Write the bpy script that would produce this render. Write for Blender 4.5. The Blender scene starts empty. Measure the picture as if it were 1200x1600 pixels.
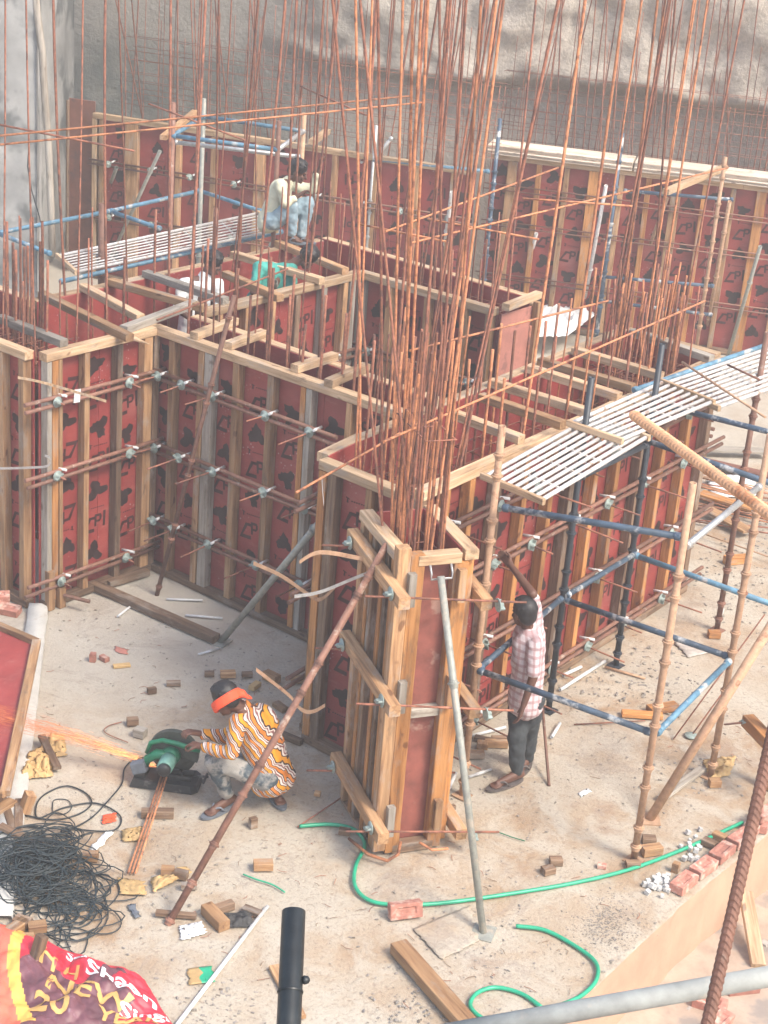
import bpy, bmesh, math, random
from mathutils import Vector, Matrix, noise
rnd = random.Random(11)
sc = bpy.context.scene
col = sc.collection
PI = math.pi
V = Vector

# ------------------------------------------------------------------ camera, world, sun
CF, CP, CR, CY, CH = 2697.3, 0.40047, -0.08246, -0.66231, 7.05
_cy, _sy = math.cos(CY), math.sin(CY)
_f = V((_sy*math.cos(CP), _cy*math.cos(CP), -math.sin(CP)))
_r = V((_cy, -_sy, 0)); _d = -_r.cross(_f)
_c, _s = math.cos(CR), math.sin(CR)
RIGHT = _c*_r + _s*_d; DOWN = -_s*_r + _c*_d; FWD = _f
CAM = V((0, 0, CH))
HR = V((_cy, -_sy, 0)); HF = V((_sy, _cy, 0))          # level right / forward of the view
cd = bpy.data.cameras.new('camera'); cam = bpy.data.objects.new('camera', cd); col.objects.link(cam)
cd.sensor_fit = 'VERTICAL'; cd.sensor_height = 36; cd.lens = CF/1600*36
cd.clip_start = .05; cd.clip_end = 500
m = Matrix((RIGHT, -DOWN, -FWD)).transposed().to_4x4(); m.translation = CAM
cam.matrix_world = m
sc.camera = cam

SUN_AZ = V((0.995, -0.02, 0)).normalized(); SUN_EL = math.radians(50)
w = bpy.data.worlds.new('World'); sc.world = w; w.use_nodes = True
nt = w.node_tree; bg = nt.nodes['Background']
sky = nt.nodes.new('ShaderNodeTexSky'); sky.sky_type = 'NISHITA'; sky.sun_disc = False
sky.sun_elevation = SUN_EL; sky.sun_rotation = math.atan2(SUN_AZ.x, SUN_AZ.y)
sky.air_density = 1.2; sky.dust_density = 3.5; sky.ozone_density = 1.0
nt.links.new(sky.outputs[0], bg.inputs[0]); bg.inputs[1].default_value = 0.15
sd = bpy.data.lights.new('sun', 'SUN'); sd.energy = 2.0; sd.angle = math.radians(16); sd.color = (1, .90, .77)
so = bpy.data.objects.new('sun', sd); col.objects.link(so)
sdir = SUN_AZ*math.cos(SUN_EL) + V((0, 0, math.sin(SUN_EL)))
so.rotation_euler = (-sdir).to_track_quat('-Z', 'Y').to_euler(); so.location = (5, 10, 15)
sc.view_settings.view_transform = 'Standard'; sc.view_settings.look = 'None'
sc.view_settings.gamma = 1; sc.view_settings.use_curve_mapping = False
sc.view_settings.exposure = 1.26

# ------------------------------------------------------------------ surveying helpers
def ray(u, v): return RIGHT*((u-600)/CF) + DOWN*((v-800)/CF) + FWD
def G(u, v, z=0.0):
    d = ray(u, v); return CAM + d*((z-CH)/d.z)
def OP(u, v, p, n):                                    # vertical plane through p with level normal n
    d = ray(u, v); n = V((n[0], n[1], 0)); q = V((p[0]-CAM.x, p[1]-CAM.y, 0))
    return CAM + d*(q.dot(n)/d.dot(n))
def DIST(u, v, D): return CAM + ray(u, v).normalized()*D

# ------------------------------------------------------------------ materials
MATS = {}
def nodes(name):
    mt = bpy.data.materials.new(name); mt.use_nodes = True
    n = mt.node_tree; b = n.nodes['Principled BSDF']; MATS[name] = mt
    return mt, n, b
def N(n, t, **kw):
    x = n.nodes.new(t)
    for k, v in kw.items():
        if k in x.inputs: x.inputs[k].default_value = v
        else: setattr(x, k, v)
    return x
def L(n, a, b): n.links.new(a, b)
def mixc(n, fac, a, b, mode='MIX'):
    x = n.nodes.new('ShaderNodeMix'); x.data_type = 'RGBA'; x.blend_type = mode
    for i, s in ((0, fac), (6, a), (7, b)):
        if hasattr(s, 'is_output') or isinstance(s, bpy.types.NodeSocket): L(n, s, x.inputs[i])
        else: x.inputs[i].default_value = s if i == 0 else (*s, 1)
    return x.outputs[2]
def ramp(n, src, stops, interp='LINEAR'):
    r = n.nodes.new('ShaderNodeValToRGB'); r.color_ramp.interpolation = interp
    e = r.color_ramp.elements
    while len(e) < len(stops): e.new(.5)
    for i, (p, c) in enumerate(stops):
        e[i].position = p; e[i].color = (*c, 1) if len(c) == 3 else c
    L(n, src, r.inputs[0]); return r.outputs[0]
def coords(n, scale=(1, 1, 1), rand=True, world=False):
    if world:
        g = n.nodes.new('ShaderNodeNewGeometry'); src = g.outputs['Position']
    else:
        tc = n.nodes.new('ShaderNodeTexCoord'); src = tc.outputs['Object']
    mp = N(n, 'ShaderNodeMapping'); mp.inputs['Scale'].default_value = scale
    L(n, src, mp.inputs[0])
    if rand:
        oi = n.nodes.new('ShaderNodeObjectInfo'); mu = N(n, 'ShaderNodeMath', operation='MULTIPLY'); mu.inputs[1].default_value = 37
        L(n, oi.outputs['Random'], mu.inputs[0]); L(n, mu.outputs[0], mp.inputs['Location'])
    return mp.outputs[0]
def noi(n, co, scale, detail=4, rough=.55, dist=0):
    x = N(n, 'ShaderNodeTexNoise'); x.inputs['Scale'].default_value = scale; x.inputs['Detail'].default_value = detail
    x.inputs['Roughness'].default_value = rough; x.inputs['Distortion'].default_value = dist
    L(n, co, x.inputs['Vector']); return x.outputs['Fac']
def bump(n, b, src, st=.3, dist=.01):
    x = n.nodes.new('ShaderNodeBump'); x.inputs['Strength'].default_value = st; x.inputs['Distance'].default_value = dist
    L(n, src, x.inputs['Height']); L(n, x.outputs[0], b.inputs['Normal'])
def objrand(n, c, lo=.75, hi=1.2):
    oi = n.nodes.new('ShaderNodeObjectInfo')
    r = ramp(n, oi.outputs['Random'], [(0, (lo,)*3), (1, (hi,)*3)])
    return mixc(n, 1.0, c, r, 'MULTIPLY')

def wood(name, a, b_, dark, lo=.75, hi=1.2, rough=.75):
    mt, n, b = nodes(name)
    co = coords(n, (38, 38, 2.2)); f = noi(n, co, 1.0, 6, .6, .6)
    co2 = coords(n, (7, 7, 1.1)); f2 = noi(n, co2, 1, 3)
    c = ramp(n, f, [(.3, dark), (.45, a), (.7, b_)])
    st = ramp(n, f2, [(.35, (.55, .5, .46)), (.6, (1, 1, 1))])
    c = mixc(n, .75, c, st, 'MULTIPLY')
    kn = noi(n, coords(n, (9, 9, 5)), 1.4, 1); k = ramp(n, kn, [(.70, (1, 1, 1)), (.76, (.35, .25, .2))])
    c = mixc(n, .8, c, k, 'MULTIPLY')
    sm_ = noi(n, coords(n, (5, 5, 1.7)), 1.3, 6, .7)
    c = mixc(n, ramp(n, sm_, [(.54, (0, 0, 0)), (.66, (.6, .6, .6))]), c, (.34, .31, .275))
    c = mixc(n, ramp(n, sm_, [(.32, (.65, .65, .65)), (.42, (0, 0, 0))]), c, (.12, .085, .06))
    L(n, objrand(n, c, lo, hi), b.inputs['Base Color']); b.inputs['Roughness'].default_value = rough
    bump(n, b, mixc(n, .5, f, sm_), .5, .006); return mt
wood('pine', (.38, .215, .105), (.54, .35, .19), (.21, .11, .055), .65, 1.2)
wood('pine_pale', (.50, .345, .205), (.67, .50, .33), (.31, .19, .105), .75, 1.15)
wood('pale_board', (.70, .60, .49), (.80, .72, .62), (.55, .42, .31), .92, 1.08)
wood('pine_orange', (.45, .20, .06), (.60, .30, .11), (.25, .10, .03), .8, 1.15)
wood('old_wood', (.17, .105, .065), (.29, .20, .13), (.085, .05, .032), .7, 1.3)
wood('grey_wood', (.30, .275, .235), (.44, .41, .36), (.17, .15, .12), .8, 1.2)

def surf(name, base, rough=.6, metal=0, var=.25, scale=14, bumpst=.25, lo=.85, hi=1.12, spots=None, spotscale=9, spotlo=.55, world=False):
    mt, n, b = nodes(name)
    co = coords(n, rand=not world, world=world); f = noi(n, co, scale, 5, .6)
    c = ramp(n, f, [(.3, tuple(x*(1-var) for x in base)), (.7, tuple(min(1, x*(1+var)) for x in base))])
    if spots:
        g = noi(n, co, spotscale, 4, .65)
        fac = ramp(n, g, [(spotlo, (0, 0, 0)), (spotlo+.09, (1, 1, 1))])
        c = mixc(n, fac, c, spots)
    if lo != hi: c = objrand(n, c, lo, hi)
    L(n, c, b.inputs['Base Color']); b.inputs['Roughness'].default_value = rough; b.inputs['Metallic'].default_value = metal
    if bumpst: bump(n, b, f, bumpst, .004)
    return mt
surf('rust', (.26, .105, .065), .85, 0, .4, 30, .3, .6, 1.35, (.13, .06, .045), 8, .52)
surf('rust_orange', (.46, .19, .09), .8, 0, .35, 30, .3, .7, 1.2, (.20, .08, .045), 8, .52)
surf('rust_pipe', (.20, .10, .07), .65, .1, .3, 18, .3, .7, 1.3, (.33, .25, .2), 10, .6)
surf('tan_pipe', (.43, .27, .17), .7, .1, .25, 18, .3, .8, 1.15, (.25, .12, .07), 9, .58)
surf('blue_pipe', (.09, .20, .29), .6, .05, .35, 14, .3, .8, 1.25, (.40, .41, .40), 8, .56)
surf('navy_pipe', (.05, .085, .13), .6, .1, .35, 14, .3, .8, 1.2, (.46, .47, .47), 6, .54)
surf('navy_post', (.035, .045, .058), .5, .2, .3, 14, .25, .8, 1.2, (.14, .10, .08), 9, .62)
surf('galv', (.46, .47, .47), .45, .55, .2, 22, .2, .85, 1.1, (.3, .27, .25), 12, .62)
surf('rail_grey', (.25, .265, .255), .7, .1, .25, 16, .3, 1, 1, (.36, .32, .27), 7, .52)
surf('tan_rust', (.58, .33, .19), .75, 0, .2, 20, .3, 1, 1, (.40, .18, .09), 9, .55)
surf('white_rod', (.54, .53, .52), .6, .1, .2, 22, .15, .85, 1.1, (.32, .22, .17), 9, .6)
surf('prop_grey', (.27, .28, .25), .6, .2, .2, 22, .25, .9, 1.1, (.38, .34, .28), 10, .55)
surf('black_pipe', (.016, .02, .022), .42, .2, .4, 26, .25, 1, 1, (.06, .05, .045), 12, .64)
surf('zinc', (.25, .31, .29), .55, .1, .25, 40, .3, .85, 1.1)
surf('pvc', (.64, .65, .65), .45, 0, .08, 10, .05, .9, 1.05, (.5, .42, .34), 8, .66)
surf('hose', (.02, .34, .19), .35, 0, .15, 10, .1, 1, 1)
surf('cable', (.018, .028, .032), .5, 0, .2, 10, 0, .8, 1.2)
surf('brick', (.42, .185, .14), .9, 0, .3, 18, .6, .8, 1.15, (.52, .37, .30), 9, .52)
surf('mark_dark', (.045, .014, .013), .6, 0, .3, 20, 0, 1, 1)
surf('blot_dark', (.030, .014, .013), .6, 0, .35, 20, 0, 1, 1)
surf('kraft', (.46, .31, .14), .75, 0, .2, 8, .3, .85, 1.15)
surf('paper', (.72, .74, .74), .6, 0, .1, 8, .1, .9, 1.05, (.4, .5, .5), 7, .62)
surf('spacer', (.50, .50, .49), .8, 0, .1, 20, .2, .9, 1.08)
surf('rubble', (.34, .31, .28), .9, 0, .3, 16, .5, .7, 1.25)
surf('green_metal', (.012, .17, .085), .35, .1, .2, 20, .1, 1, 1)
surf('pale_green', (.16, .33, .27), .4, .1, .2, 20, .1, 1, 1)
surf('saw_black', (.03, .032, .033), .45, .2, .4, 18, .2, 1, 1, (.14, .13, .12), 10, .6)
surf('disc', (.06, .07, .06), .6, .1, .3, 20, .2, 1, 1)
surf('skin', (.115, .052, .034), .55, 0, .15, 14, .1, 1, 1)
surf('hair', (.012, .011, .012), .55, 0, .4, 60, .6, 1, 1)
surf('cream_shirt', (.62, .62, .47), .85, 0, .08, 9, .3, 1, 1)
surf('white_shirt', (.68, .72, .73), .85, 0, .06, 9, .3, 1, 1)
surf('teal_shirt', (.06, .34, .29), .85, 0, .12, 9, .3, 1, 1)
surf('orange_cloth', (.85, .09, .03), .75, 0, .12, 12, .3, 1, 1)
surf('jeans_light', (.24, .34, .40), .85, 0, .2, 8, .3, 1, 1, (.38, .46, .5), 7, .55)
surf('jeans_dark', (.032, .038, .042), .85, 0, .25, 8, .3, 1, 1, (.06, .06, .06), 7, .6)
surf('jeans_camo', (.30, .29, .27), .85, 0, .15, 8, .3, 1, 1, (.055, .08, .10), 6, .5)
surf('rubber', (.10, .085, .08), .7, 0, .2, 20, .1, .8, 1.2)
surf('slate', (.14, .16, .19), .7, 0, .2, 20, .1, .8, 1.2)
surf('dark_cloth', (.05, .05, .05), .9, 0, .3, 20, .6, 1, 1)

def redply():
    mt, n, b = nodes('red_ply')
    co = coords(n, rand=True); f = noi(n, co, 3, 5, .6)
    c = ramp(n, f, [(.3, (.21, .034, .031)), (.55, (.28, .046, .041)), (.75, (.33, .068, .058))])
    s = noi(n, coords(n, (1, 1, .35)), 9, 5, .7)
    c = mixc(n, ramp(n, s, [(.58, (0, 0, 0)), (.75, (.55, .55, .55))]), c, (.40, .16, .13))
    v = N(n, 'ShaderNodeTexVoronoi'); v.inputs['Scale'].default_value = 26; L(n, co, v.inputs['Vector'])
    g = noi(n, co, 2.1, 2); gg = ramp(n, g, [(.55, (0, 0, 0)), (.66, (.9, .9, .9))])
    vv = ramp(n, v.outputs['Distance'], [(.10, (1, 1, 1)), (.22, (0, 0, 0))])
    sp = mixc(n, 1, vv, gg, 'MULTIPLY')
    c = mixc(n, sp, c, (.50, .40, .37))
    bigd = noi(n, coords(n, (1.6, 1.6, .8)), 1.6, 5, .7)
    c = mixc(n, ramp(n, bigd, [(.52, (0, 0, 0)), (.74, (.55, .55, .55))]), c, (.36, .14, .12))
    c = mixc(n, ramp(n, bigd, [(.28, (.6, .6, .6)), (.40, (0, 0, 0))]), c, (.13, .03, .03))
    L(n, objrand(n, c, .85, 1.15), b.inputs['Base Color'])
    b.inputs['Roughness'].default_value = .5; bump(n, b, f, .1, .003)
redply()
surf('brown_ply', (.20, .085, .06), .7, 0, .25, 6, .2, .9, 1.1, (.13, .07, .06), 4, .55)
surf('worn_ply', (.23, .072, .055), .6, 0, .3, 7, .3, .9, 1.1, (.34, .20, .16), 5, .6)
surf('pink_ply', (.45, .19, .15), .7, 0, .2, 5, .2, 1, 1, (.30, .13, .11), 5, .55)

def shirt_stripes():
    mt, n, b = nodes('striped_shirt')
    co = coords(n, rand=False); wv = N(n, 'ShaderNodeTexWave'); wv.wave_type = 'BANDS'; wv.bands_direction = 'X'
    nz = noi(n, co, 3, 2)
    wv.inputs['Scale'].default_value = 3.3; wv.inputs['Distortion'].default_value = 1.6; wv.inputs['Detail'].default_value = 1; wv.inputs['Detail Scale'].default_value = 3.2
    dt = N(n, 'ShaderNodeVectorMath', operation='DOT_PRODUCT'); dt.inputs[1].default_value = (HR.x*.83, HR.y*.83, .56); L(n, co, dt.inputs[0])
    d2 = N(n, 'ShaderNodeVectorMath', operation='DOT_PRODUCT'); d2.inputs[1].default_value = (-HR.x*.56, -HR.y*.56, .83); L(n, co, d2.inputs[0])
    cx = n.nodes.new('ShaderNodeCombineXYZ'); L(n, dt.outputs['Value'], cx.inputs[0]); L(n, d2.outputs['Value'], cx.inputs[1]); L(n, cx.outputs[0], wv.inputs['Vector'])
    wv.wave_profile = 'SAW'
    Y = (.72, .30, .02); O = (.62, .20, .03); K = (.035, .02, .02); W = (.68, .60, .55); P = (.22, .09, .09)
    c = ramp(n, wv.outputs['Fac'], [(0, K), (.07, Y), (.27, K), (.32, W), (.42, P), (.49, W), (.54, K), (.60, O), (.78, K), (.83, W), (.90, P), (.95, W)], 'CONSTANT')
    L(n, c, b.inputs['Base Color']); b.inputs['Roughness'].default_value = .85; bump(n, b, noi(n, co, 10, 3), .4, .01)
shirt_stripes()
def shirt_plaid():
    mt, n, b = nodes('plaid_shirt')
    tc = n.nodes.new('ShaderNodeTexCoord'); se = n.nodes.new('ShaderNodeSeparateXYZ'); L(n, tc.outputs['Object'], se.inputs[0])
    def band(sock, fr, lo, hi):
        mu = N(n, 'ShaderNodeMath', operation='MULTIPLY'); mu.inputs[1].default_value = fr; L(n, sock, mu.inputs[0])
        fx = N(n, 'ShaderNodeMath', operation='FRACT'); L(n, mu.outputs[0], fx.inputs[0])
        return ramp(n, fx.outputs[0], [(0, (0, 0, 0)), (lo, (1, 1, 1)), (hi, (0, 0, 0))], 'CONSTANT')
    ad = N(n, 'ShaderNodeMath', operation='ADD'); L(n, se.outputs[0], ad.inputs[0]); L(n, se.outputs[1], ad.inputs[1])
    a = band(se.outputs[2], 17, .35, .72); c1 = band(ad.outputs[0], 15, .3, .66)
    c = mixc(n, 0.0, (.56, .50, .52), (1, 1, 1))
    for s, cc in ((a, (.30, .14, .15)), (c1, (.33, .17, .17))):
        x = mixc(n, .55, (0, 0, 0), s)
        c = mixc(n, x, c, cc)
    L(n, c, b.inputs['Base Color']); b.inputs['Roughness'].default_value = .85; bump(n, b, noi(n, coords(n, rand=False), 9, 3), .5, .012)
shirt_plaid()

def ground_mat():
    mt, n, b = nodes('slab')
    co = coords(n, rand=False, world=True)
    big = noi(n, co, .55, 5, .6, .4); med = noi(n, co, 2.4, 6, .65, .5); fine = noi(n, co, 34, 5, .7)
    c = ramp(n, big, [(.36, (.42, .375, .305)), (.5, (.385, .305, .22)), (.62, (.32, .215, .13))])
    c = mixc(n, ramp(n, med, [(.42, (0, 0, 0)), (.60, (.8, .8, .8))]), c, (.46, .425, .355))
    m3 = noi(n, coords(n, (1, 1, 1), rand=False, world=True), 1.25, 7, .7)
    c = mixc(n, ramp(n, m3, [(.56, (0, 0, 0)), (.66, (.55, .55, .55))]), c, (.27, .175, .115))
    c = mixc(n, ramp(n, fine, [(.34, (.6, .6, .6)), (.48, (0, 0, 0))]), c, (.24, .18, .14))
    # greyer colour towards the far left corner of the slab
    se = n.nodes.new('ShaderNodeSeparateXYZ'); L(n, co, se.inputs[0])
    mr = N(n, 'ShaderNodeMapRange'); mr.inputs['From Min'].default_value = -8.2; mr.inputs['From Max'].default_value = -9.8
    L(n, se.outputs[0], mr.inputs['Value'])
    c = mixc(n, mixc(n, 1, mr.outputs[0], (.75, .75, .75), 'MULTIPLY'), c, mixc(n, med, (.39, .365, .315), (.48, .455, .40)))
    b.inputs['Roughness'].default_value = .92
    st = noi(n, co, .8, 8, .75, 1.2); c2 = mixc(n, ramp(n, st, [(.56, (0, 0, 0)), (.60, (.55, .55, .55)), (.63, (.1, .1, .1))]), c, (.30, .25, .21))
    L(n, c2, b.inputs['Base Color'])
    h = mixc(n, .5, med, fine); bump(n, b, h, .7, .035)
ground_mat()
surf('lower_floor', (.40, .31, .24), .95, 0, .25, 5, .6, 1, 1, (.27, .23, .2), 2.5, .55, True)
surf('tan_plaster', (.47, .30, .21), .9, 0, .14, 3, .25, 1, 1, (.40, .33, .25), 1.6, .6, True)
surf('kerb_concrete', (.46, .46, .44), .9, 0, .14, 6, .4, 1, 1, (.36, .33, .29), 3, .58, True)
surf('side_concrete', (.30, .305, .30), .9, 0, .35, 1.6, .6, 1, 1, (.12, .13, .13), 1.0, .50, True)

def shotcrete():
    mt, n, b = nodes('shotcrete')
    co = coords(n, rand=False, world=True)
    f = noi(n, co, 1.1, 6, .65, .3); g = noi(n, co, 16, 6, .7)
    c = ramp(n, f, [(.32, (.44, .395, .33)), (.5, (.56, .505, .43)), (.68, (.68, .61, .52))])
    c = mixc(n, ramp(n, g, [(.4, (.5, .5, .5)), (.55, (0, 0, 0))]), c, (.31, .275, .23))
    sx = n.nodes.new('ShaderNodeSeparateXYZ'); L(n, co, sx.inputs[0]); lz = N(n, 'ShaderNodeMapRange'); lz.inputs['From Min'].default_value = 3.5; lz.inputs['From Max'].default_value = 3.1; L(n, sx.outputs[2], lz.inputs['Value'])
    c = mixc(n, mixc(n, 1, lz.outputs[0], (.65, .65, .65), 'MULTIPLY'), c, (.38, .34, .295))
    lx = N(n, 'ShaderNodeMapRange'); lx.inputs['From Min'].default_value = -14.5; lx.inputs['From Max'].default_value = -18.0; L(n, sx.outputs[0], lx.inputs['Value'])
    c = mixc(n, mixc(n, 1, lx.outputs[0], (.8, .8, .8), 'MULTIPLY'), c, mixc(n, f, (.22, .225, .21), (.36, .355, .33)))  # shade over the left part of the wall, put into the colour as grey
    # damp dark band where water has run along the joint at the left
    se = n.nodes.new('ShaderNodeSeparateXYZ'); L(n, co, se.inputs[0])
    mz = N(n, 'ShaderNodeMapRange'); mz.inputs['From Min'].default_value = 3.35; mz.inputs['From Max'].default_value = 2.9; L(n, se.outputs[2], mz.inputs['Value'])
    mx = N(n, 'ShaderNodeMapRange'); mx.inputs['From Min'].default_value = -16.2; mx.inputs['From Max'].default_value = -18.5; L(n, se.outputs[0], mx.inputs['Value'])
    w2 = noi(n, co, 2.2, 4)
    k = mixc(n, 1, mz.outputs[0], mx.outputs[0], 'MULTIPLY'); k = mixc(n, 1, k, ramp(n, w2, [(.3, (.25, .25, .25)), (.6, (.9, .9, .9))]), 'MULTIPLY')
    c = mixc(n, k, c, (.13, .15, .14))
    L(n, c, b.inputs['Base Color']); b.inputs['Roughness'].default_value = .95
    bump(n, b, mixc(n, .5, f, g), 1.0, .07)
shotcrete()
def sparkm():
    for nm, c, s in (('spark_hot', (1, .42, .15), 1.3), ('spark_cool', (1, .30, .11), .5)):
        mt, n, b = nodes(nm); b.inputs['Base Color'].default_value = (0, 0, 0, 1)
        b.inputs['Emission Color'].default_value = (*c, 1); b.inputs['Emission Strength'].default_value = s
sparkm()

# ------------------------------------------------------------------ mesh builder
class MB:
    def __init__(s): s.v = []; s.f = []; s.m = []; s.sm = []
    def add(s, vs, fs, mi=0, smooth=False):
        o = len(s.v); s.v += [tuple(x) for x in vs]
        for q in fs: s.f.append(tuple(i+o for i in q)); s.m.append(mi); s.sm.append(smooth)
    def box(s, x0, y0, z0, x1, y1, z1, mi=0, M=None):
        vs = [V(p) for p in ((x0,y0,z0),(x1,y0,z0),(x1,y1,z0),(x0,y1,z0),(x0,y0,z1),(x1,y0,z1),(x1,y1,z1),(x0,y1,z1))]
        if M: vs = [M @ p for p in vs]
        s.add(vs, [(3,2,1,0),(4,5,6,7),(0,1,5,4),(1,2,6,5),(2,3,7,6),(3,0,4,7)], mi)
    def lathe(s, prof, n=12, M=None, mi=0, smooth=True, a0=0, cap=True):
        vs = []
        for r, z in prof:
            for k in range(n):
                a = a0+2*PI*k/n; p = V((r*math.cos(a), r*math.sin(a), z)); vs.append(M @ p if M else p)
        fs = []
        for j in range(len(prof)-1):
            for k in range(n):
                k2 = (k+1) % n; fs.append((j*n+k, j*n+k2, (j+1)*n+k2, (j+1)*n+k))
        s.add(vs, fs, mi, smooth)
        if cap:
            b = len(s.v)-len(vs)
            if prof[0][0] > 1e-5: s.f.append(tuple(b+k for k in reversed(range(n)))); s.m.append(mi); s.sm.append(False)
            if prof[-1][0] > 1e-5: s.f.append(tuple(b+(len(prof)-1)*n+k for k in range(n))); s.m.append(mi); s.sm.append(False)
    def tube(s, pts, r, n=8, mi=0, cap=True, closed=False):
        pts = [V(p) for p in pts]; rs = r if isinstance(r, (list, tuple)) else [r]*len(pts)
        prev = None; vs = []
        for i, p in enumerate(pts):
            t = (pts[min(i+1, len(pts)-1)]-pts[max(i-1, 0)])
            t = t.normalized() if t.length > 1e-9 else V((0, 0, 1))
            if prev is None:
                a = V((0, 0, 1)) if abs(t.z) < .9 else V((1, 0, 0)); x = a.cross(t).normalized()
            else:
                x = (prev - t*prev.dot(t)); x = x.normalized() if x.length > 1e-6 else V((1, 0, 0))
            prev = x; y = t.cross(x)
            for k in range(n):
                a = 2*PI*k/n; vs.append(p + (x*math.cos(a)+y*math.sin(a))*rs[i])
        fs = []
        for j in range(len(pts)-1):
            for k in range(n):
                k2 = (k+1) % n; fs.append((j*n+k, j*n+k2, (j+1)*n+k2, (j+1)*n+k))
        b = len(s.v); s.add(vs, fs, mi, True)
        if cap:
            s.f.append(tuple(b+k for k in reversed(range(n)))); s.m.append(mi); s.sm.append(False)
            s.f.append(tuple(b+(len(pts)-1)*n+k for k in range(n))); s.m.append(mi); s.sm.append(False)
    def mesh(s, name, mats):
        me = bpy.data.meshes.new(name); me.from_pydata(s.v, [], s.f)
        for m_ in mats: me.materials.append(MATS[m_])
        me.polygons.foreach_set('material_index', s.m); me.polygons.foreach_set('use_smooth', s.sm); me.update()
        return me

WM = {}
def link(name, me, M, parent=None):
    o = bpy.data.objects.new(name, me); col.objects.link(o); WM[o] = M.copy()
    if parent is not None:
        o.parent = parent; o.matrix_basis = WM[parent].inverted() @ M
    else: o.matrix_basis = M
    return o
def tag(o, label, cat, group=None):
    o['label'] = label; o['category'] = cat
    if group: o['group'] = group
    return o
def struct(o, kind='structure'): o['kind'] = kind; return o
def thing(name, label, cat, loc, group=None, rz=0):
    M = Matrix.Translation(V(loc)) @ Matrix.Rotation(rz, 4, 'Z')
    return tag(link(name, None, M), label, cat, group)
I4 = Matrix.Identity(4)
def FR(p0, p1, up=(0, 0, 1)):
    p0 = V(p0); z = (V(p1)-p0).normalized(); up = V(up); x = up.cross(z)
    if x.length < 1e-3: x = V((1, 0, 0)).cross(z)
    if x.length < 1e-3: x = V((0, 1, 0)).cross(z)
    x.normalize(); y = z.cross(x)
    M = Matrix((x, y, z)).transposed().to_4x4(); M.translation = p0; return M
CACHE = {}
def beam_mesh(w, h, ln, mat, ch=.004):
    k = ('b', round(w, 3), round(h, 3), round(ln, 2), mat)
    if k not in CACHE:
        b = MB(); a, c = w/2, h/2
        pr = [(-a+ch,-c),(a-ch,-c),(a,-c+ch),(a,c-ch),(a-ch,c),(-a+ch,c),(-a,c-ch),(-a,-c+ch)]
        vs = [(x, y, 0) for x, y in pr]+[(x, y, ln) for x, y in pr]
        b.add(vs, [(i, (i+1) % 8, (i+1) % 8+8, i+8) for i in range(8)]+[tuple(reversed(range(8))), tuple(range(8, 16))])
        CACHE[k] = b.mesh('beam', [mat])
    return CACHE[k]
def beam(name, p0, p1, w, h, mat, parent=None, up=(0, 0, 1)):
    ln = (V(p1)-V(p0)).length
    return link(name, beam_mesh(w, h, ln, mat), FR(p0, p1, up), parent)
def rod_mesh(r, ln, mat, n=8, hollow=False):
    k = ('r', round(r, 4), round(ln, 2), mat, n, hollow)
    if k not in CACHE:
        b = MB()
        if hollow: b.lathe([(r*.82, .15), (r*.82, 0), (r, 0), (r, ln), (r*.82, ln), (r*.82, ln-.15)], n, cap=True)
        else: b.lathe([(r, 0), (r, ln)], n)
        CACHE[k] = b.mesh('rod', [mat])
    return CACHE[k]
def rod(name, p0, p1, r, mat, parent=None, n=8, hollow=False):
    return link(name, rod_mesh(r, (V(p1)-V(p0)).length, mat, n, hollow), FR(p0, p1), parent)
def collar_mesh(mat, r=.033):
    k = ('col', mat, r)
    if k not in CACHE:
        b = MB(); b.lathe([(r*.85, -.026), (r*1.0, -.024), (r*1.02, 0), (r*1.34, .001), (r*1.36, .011), (r*1.02, .012), (r*1.0, .026), (r*.85, .028)], 14, smooth=False)
        CACHE[k] = b.mesh('collar', [mat])
    return CACHE[k]
def collar(name, p0, p1, t, mat, parent, r=.033):
    p0, p1 = V(p0), V(p1); M = FR(p0, p1); M.translation = p0.lerp(p1, t)
    return link(name, collar_mesh(mat, r), M, parent)

# ------------------------------------------------------------------ ground
EDGE = [(-4.55, -2), (-4.45, 5), (-4.38, 7.6), (-4.33, 8.1), (-4.40, 9.4), (-4.40, 10.5), (-4.38, 11.1), (-3.4, 13.5), (-1, 18), (4, 28)]
def edge_x(y):
    for (x0, y0), (x1, y1) in zip(EDGE, EDGE[1:]):
        if y0 <= y <= y1: return x0+(x1-x0)*(y-y0)/(y1-y0)
    return EDGE[0][0] if y < -2 else EDGE[-1][0]
def slab():
    b = MB(); ys = [-2, 0, 2, 4]+[5+.09*i for i in range(112)]+[16, 18, 20, 24, 28]
    us = [i/130 for i in range(131)]; vs = []
    for y in ys:
        xe = edge_x(y)
        for u in us:
            x = xe-26*u**1.6
            z = .012*(noise.noise(V((x*1.1, y*1.1, 0)))+.5*noise.noise(V((x*4, y*4, 3)))+.35*noise.noise(V((x*11, y*11, 5))))-.008
            if u == 0: z -= .004; x += .012*noise.noise(V((y*7, 0, 0)))
            vs.append((x, y, z))
    n = len(us); fs = []
    for j in range(len(ys)-1):
        for i in range(n-1): fs.append((j*n+i, j*n+n+i, j*n+n+i+1, j*n+i+1))
    b.add(vs, fs, 0, True)
    # vertical face of the slab edge, plastered
    o = len(b.v); m2 = len(ys)
    b.v += [vs[j*n] for j in range(m2)]; b.v += [(vs[j*n][0]+.015, vs[j*n][1], -.62) for j in range(m2)]
    for j in range(m2-1): b.f.append((o+j, o+j+1, o+m2+j+1, o+m2+j)); b.m.append(1); b.sm.append(False)
    return struct(link('slab_floor', b.mesh('slab_floor', ['slab', 'tan_plaster']), I4))
slab()
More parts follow.
